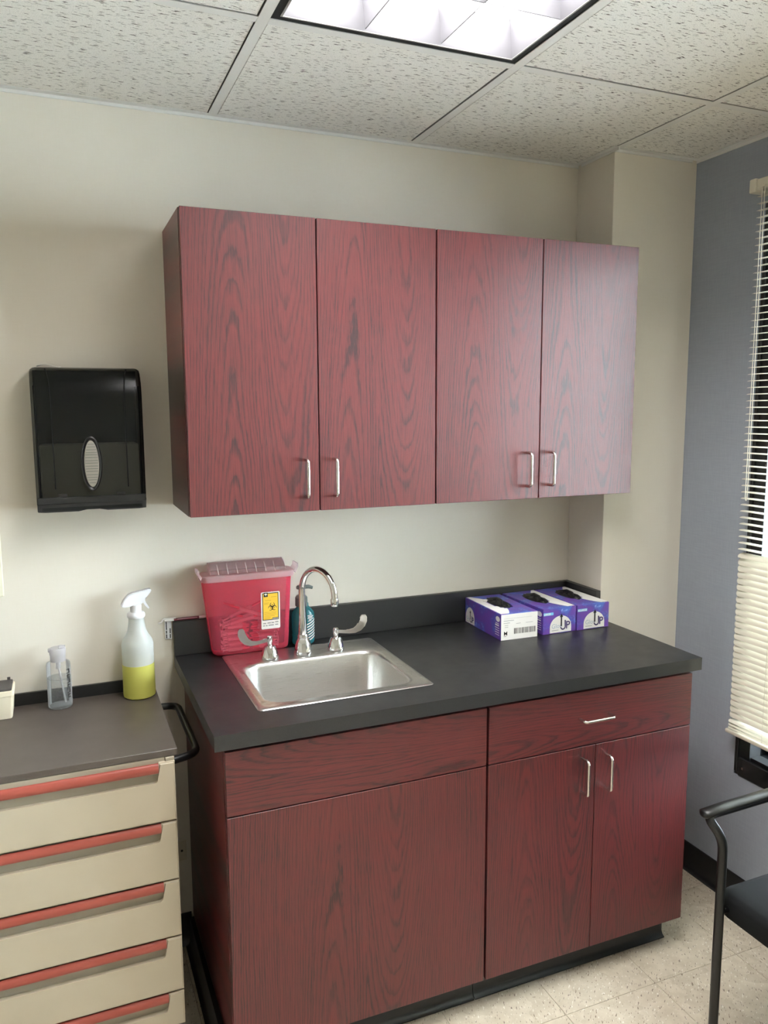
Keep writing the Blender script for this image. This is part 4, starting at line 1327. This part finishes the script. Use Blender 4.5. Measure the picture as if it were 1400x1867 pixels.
# ================================================================== WINDOW BLIND
BXC = 1.6445
def blind(label, BY0, BY1):
    t = Thing('window_blind', label, 'blind', (BXC, BY1 - .617, 2.29))
    t.part('headrail', bx(BXC - .014, BXC + .014, BY0 - .01, BY1 - .004, 2.2560, 2.2880, .002, 1), 'ivory')
    t.part('bracket', bx(BXC - .019, XW - .0008, BY1 - .0035, BY1 + .020, 2.2510, 2.2910, .004, 2), 'ivory', label='ivory end bracket')
    t.part('bracket', bx(BXC - .019, XW - .0008, BY0 - .034, BY0 - .0105, 2.2510, 2.2910, .004, 2), 'ivory')
    t.part('bottom_rail', bx(BXC - .013, BXC + .012, BY0, BY1 + .006, .590, .603, .004, 2), 'ivory')
    def slat_mesh(name, tilt, crown=.0022, wdt=.0252):
        """slat running along y, arched across, tipped about its length by tilt (room edge down)"""
        c, s = math.cos(tilt), math.sin(tilt)
        top, bot = [], []
        for i in range(5):
            q = -1 + i / 2
            a, h = q * wdt / 2, crown * (1 - q * q)
            for L, hh in ((top, h + .00018), (bot, h - .00018)):
                L.append((a * c - hh * s, a * s + hh * c))
        sec = top + bot[::-1]
        bm = bmesh.new()
        hl = (BY1 - BY0) / 2
        ends = [(-hl, .35), (-hl + .004, .8), (-hl + .008, 1), (hl - .008, 1), (hl - .004, .8), (hl, .35)]
        rings(bm, [[(a * k, y, z * k) for a, z in sec] for y, k in ends])
        return mesh_of(name, bm, 'slat', smooth=50)
    m_open = slat_mesh('slat', R(4))
    m_half = slat_mesh('slat', R(34))
    m_shut = slat_mesh('slat', R(63))
    m_last = slat_mesh('slat', R(20))
    z = 2.2390
    zs = []
    while z > .640:
        zs.append(z); z -= .0198
    for z in zs:
        me = m_open if z > 1.178 else (m_half if z > 1.150 else m_shut)
        o = link('slat', me, t.o)
        o.location = (0, (BY0 + BY1) / 2 - BY1 + .617, z - 2.29)
    for z in (.6330, .6220, .6120):
        o = link('slat', m_last, t.o)
        o.location = (0, (BY0 + BY1) / 2 - BY1 + .617, z - 2.29)
    for y in (BY1 - .137, BY1 - .647, BY1 - 1.157):
        bm = bmesh.new()
        for x in (-.0133, .0133): tube(bm, [(BXC + x, y, 2.257), (BXC + x, y, .602)], .0005, 5)
        t.part('ladder_cord', bm, 'slat')
    bm = bmesh.new()
    cp = [(BXC - .022, BY1 - 0.0320, 2.262), (BXC - .022, BY1 - 0.0320, 1.350), (BXC - .022, BY1 - 0.0355, 1.3425), (BXC - .022, BY1 - 0.0390, 1.350), (BXC - .022, BY1 - 0.0410, 2.262)]
    tube(bm, smooth_path(cp, .004, 4), .0012, 6)
    t.part('lift_cord', bm, 'slat')
    bm = bx(BXC - .025, BXC - .0135, BY1 - .044, BY1 - .029, 2.258, 2.264)
    t.part('cord_guide', bm, 'ivory')
blind('ivory slatted mini blind hanging at the right edge, upper slats open and lower slats closed', -1.775, -.4830)
blind('ivory slatted mini blind over the unseen window added for daylight further along the right wall', -3.295, -2.003)  # out of view, goes with the window added for daylight

# ================================================================== CHAIR
t = Thing('guest_chair', 'black tube-frame guest chair with arms at the right edge', 'chair', (1.34, -1.19, 0))
tr = .0112
for s, yl, ya in ((1, -.985, -.956), (-1, -1.395, -1.424)):
    bm = bmesh.new()
    leg = [(1.104, yl, .012), (1.104, yl, .55), (1.104, yl, .612), (1.076, ya, .662), (1.13, ya, .664), (1.42, ya, .672), (1.53, ya, .660), (1.555, ya, .58), (1.575, yl, .012)]
    P_ = smooth_path(leg, .032, 6)
    tube(bm, P_, tr, 14)
    t.part('side_frame', bm, 'blackmetal', smooth=60, label='black tubular leg and arm frame')
    bm = bmesh.new()
    A = [(1.070, ya, .6700), (1.13, ya, .6745), (1.40, ya, .6825), (1.52, ya, .672)]
    rs = []
    for x, y, z in A:
        rs.append([(x, y + .0165 * math.cos(2 * PI * i / 14), z + .0105 * math.sin(2 * PI * i / 14) - .002) for i in range(14)])
    for q in (0,):
        rs.insert(0, [(1.064, y_, z_) for y_, z_ in [(ya + .008 * math.cos(2 * PI * i / 14), .6665 + .005 * math.sin(2 * PI * i / 14)) for i in range(14)]])
    rings(bm, rs)
    t.part('arm_pad', bm, 'blackmetal', smooth=60)
    for x in (1.104, 1.575):
        bm = bmesh.new(); lathe(bm, [(.014, .0006), (.0145, .004), (.0140, .016)], x, yl, 14)
        t.part('glide', bm, 'blackplastic')
bm = bmesh.new()
tube(bm, smooth_path([(1.112, -.985, .425), (1.150, -.985, .425), (1.165, -1.02, .425), (1.165, -1.36, .425), (1.150, -1.395, .425), (1.112, -1.395, .425)], .015), .008, 10)
t.part('cross_bar', bm, 'blackmetal')
bm = bmesh.new()
tube(bm, [(1.568, -.985, .43), (1.568, -1.395, .43)], .009, 10)
t.part('cross_bar', bm, 'blackmetal')
bm = bmesh.new()
rs = []
for z, i in ((.402, .012), (.406, .003), (.425, 0), (.448, 0), (.458, .004), (.463, .018)):
    rs.append([(x, y, z + .012 * (1 - min(1, (x - 1.128) / .2)) * -.3) for x, y in rrect(1.128 + i, 1.570 - i, -1.432 + i, -.948 - i, .035, 6)])
rings(bm, rs)
t.part('seat', bm, 'seat', smooth=50)
bm = bmesh.new()
rs = []
for z, i in ((.545, .02), (.552, .004), (.60, 0), (.82, 0), (.845, .004), (.853, .018)):
    lean = (z - .545) * .10
    rs.append([(x + lean, y, z) for x, y in rrect(1.530 + i * .3, 1.562 - i * .3, -1.415 + i, -.965 - i, .012, 4)])
rings(bm, rs)
t.part('backrest', bm, 'seat', smooth=50)
bm = bmesh.new()
for y in (-1.05, -1.33):
    tube(bm, smooth_path([(1.555, y, .415), (1.590, y, .44), (1.572, y, .60), (1.583, y, .72)], .03), .009, 10)
t.part('back_support', bm, 'blackmetal')
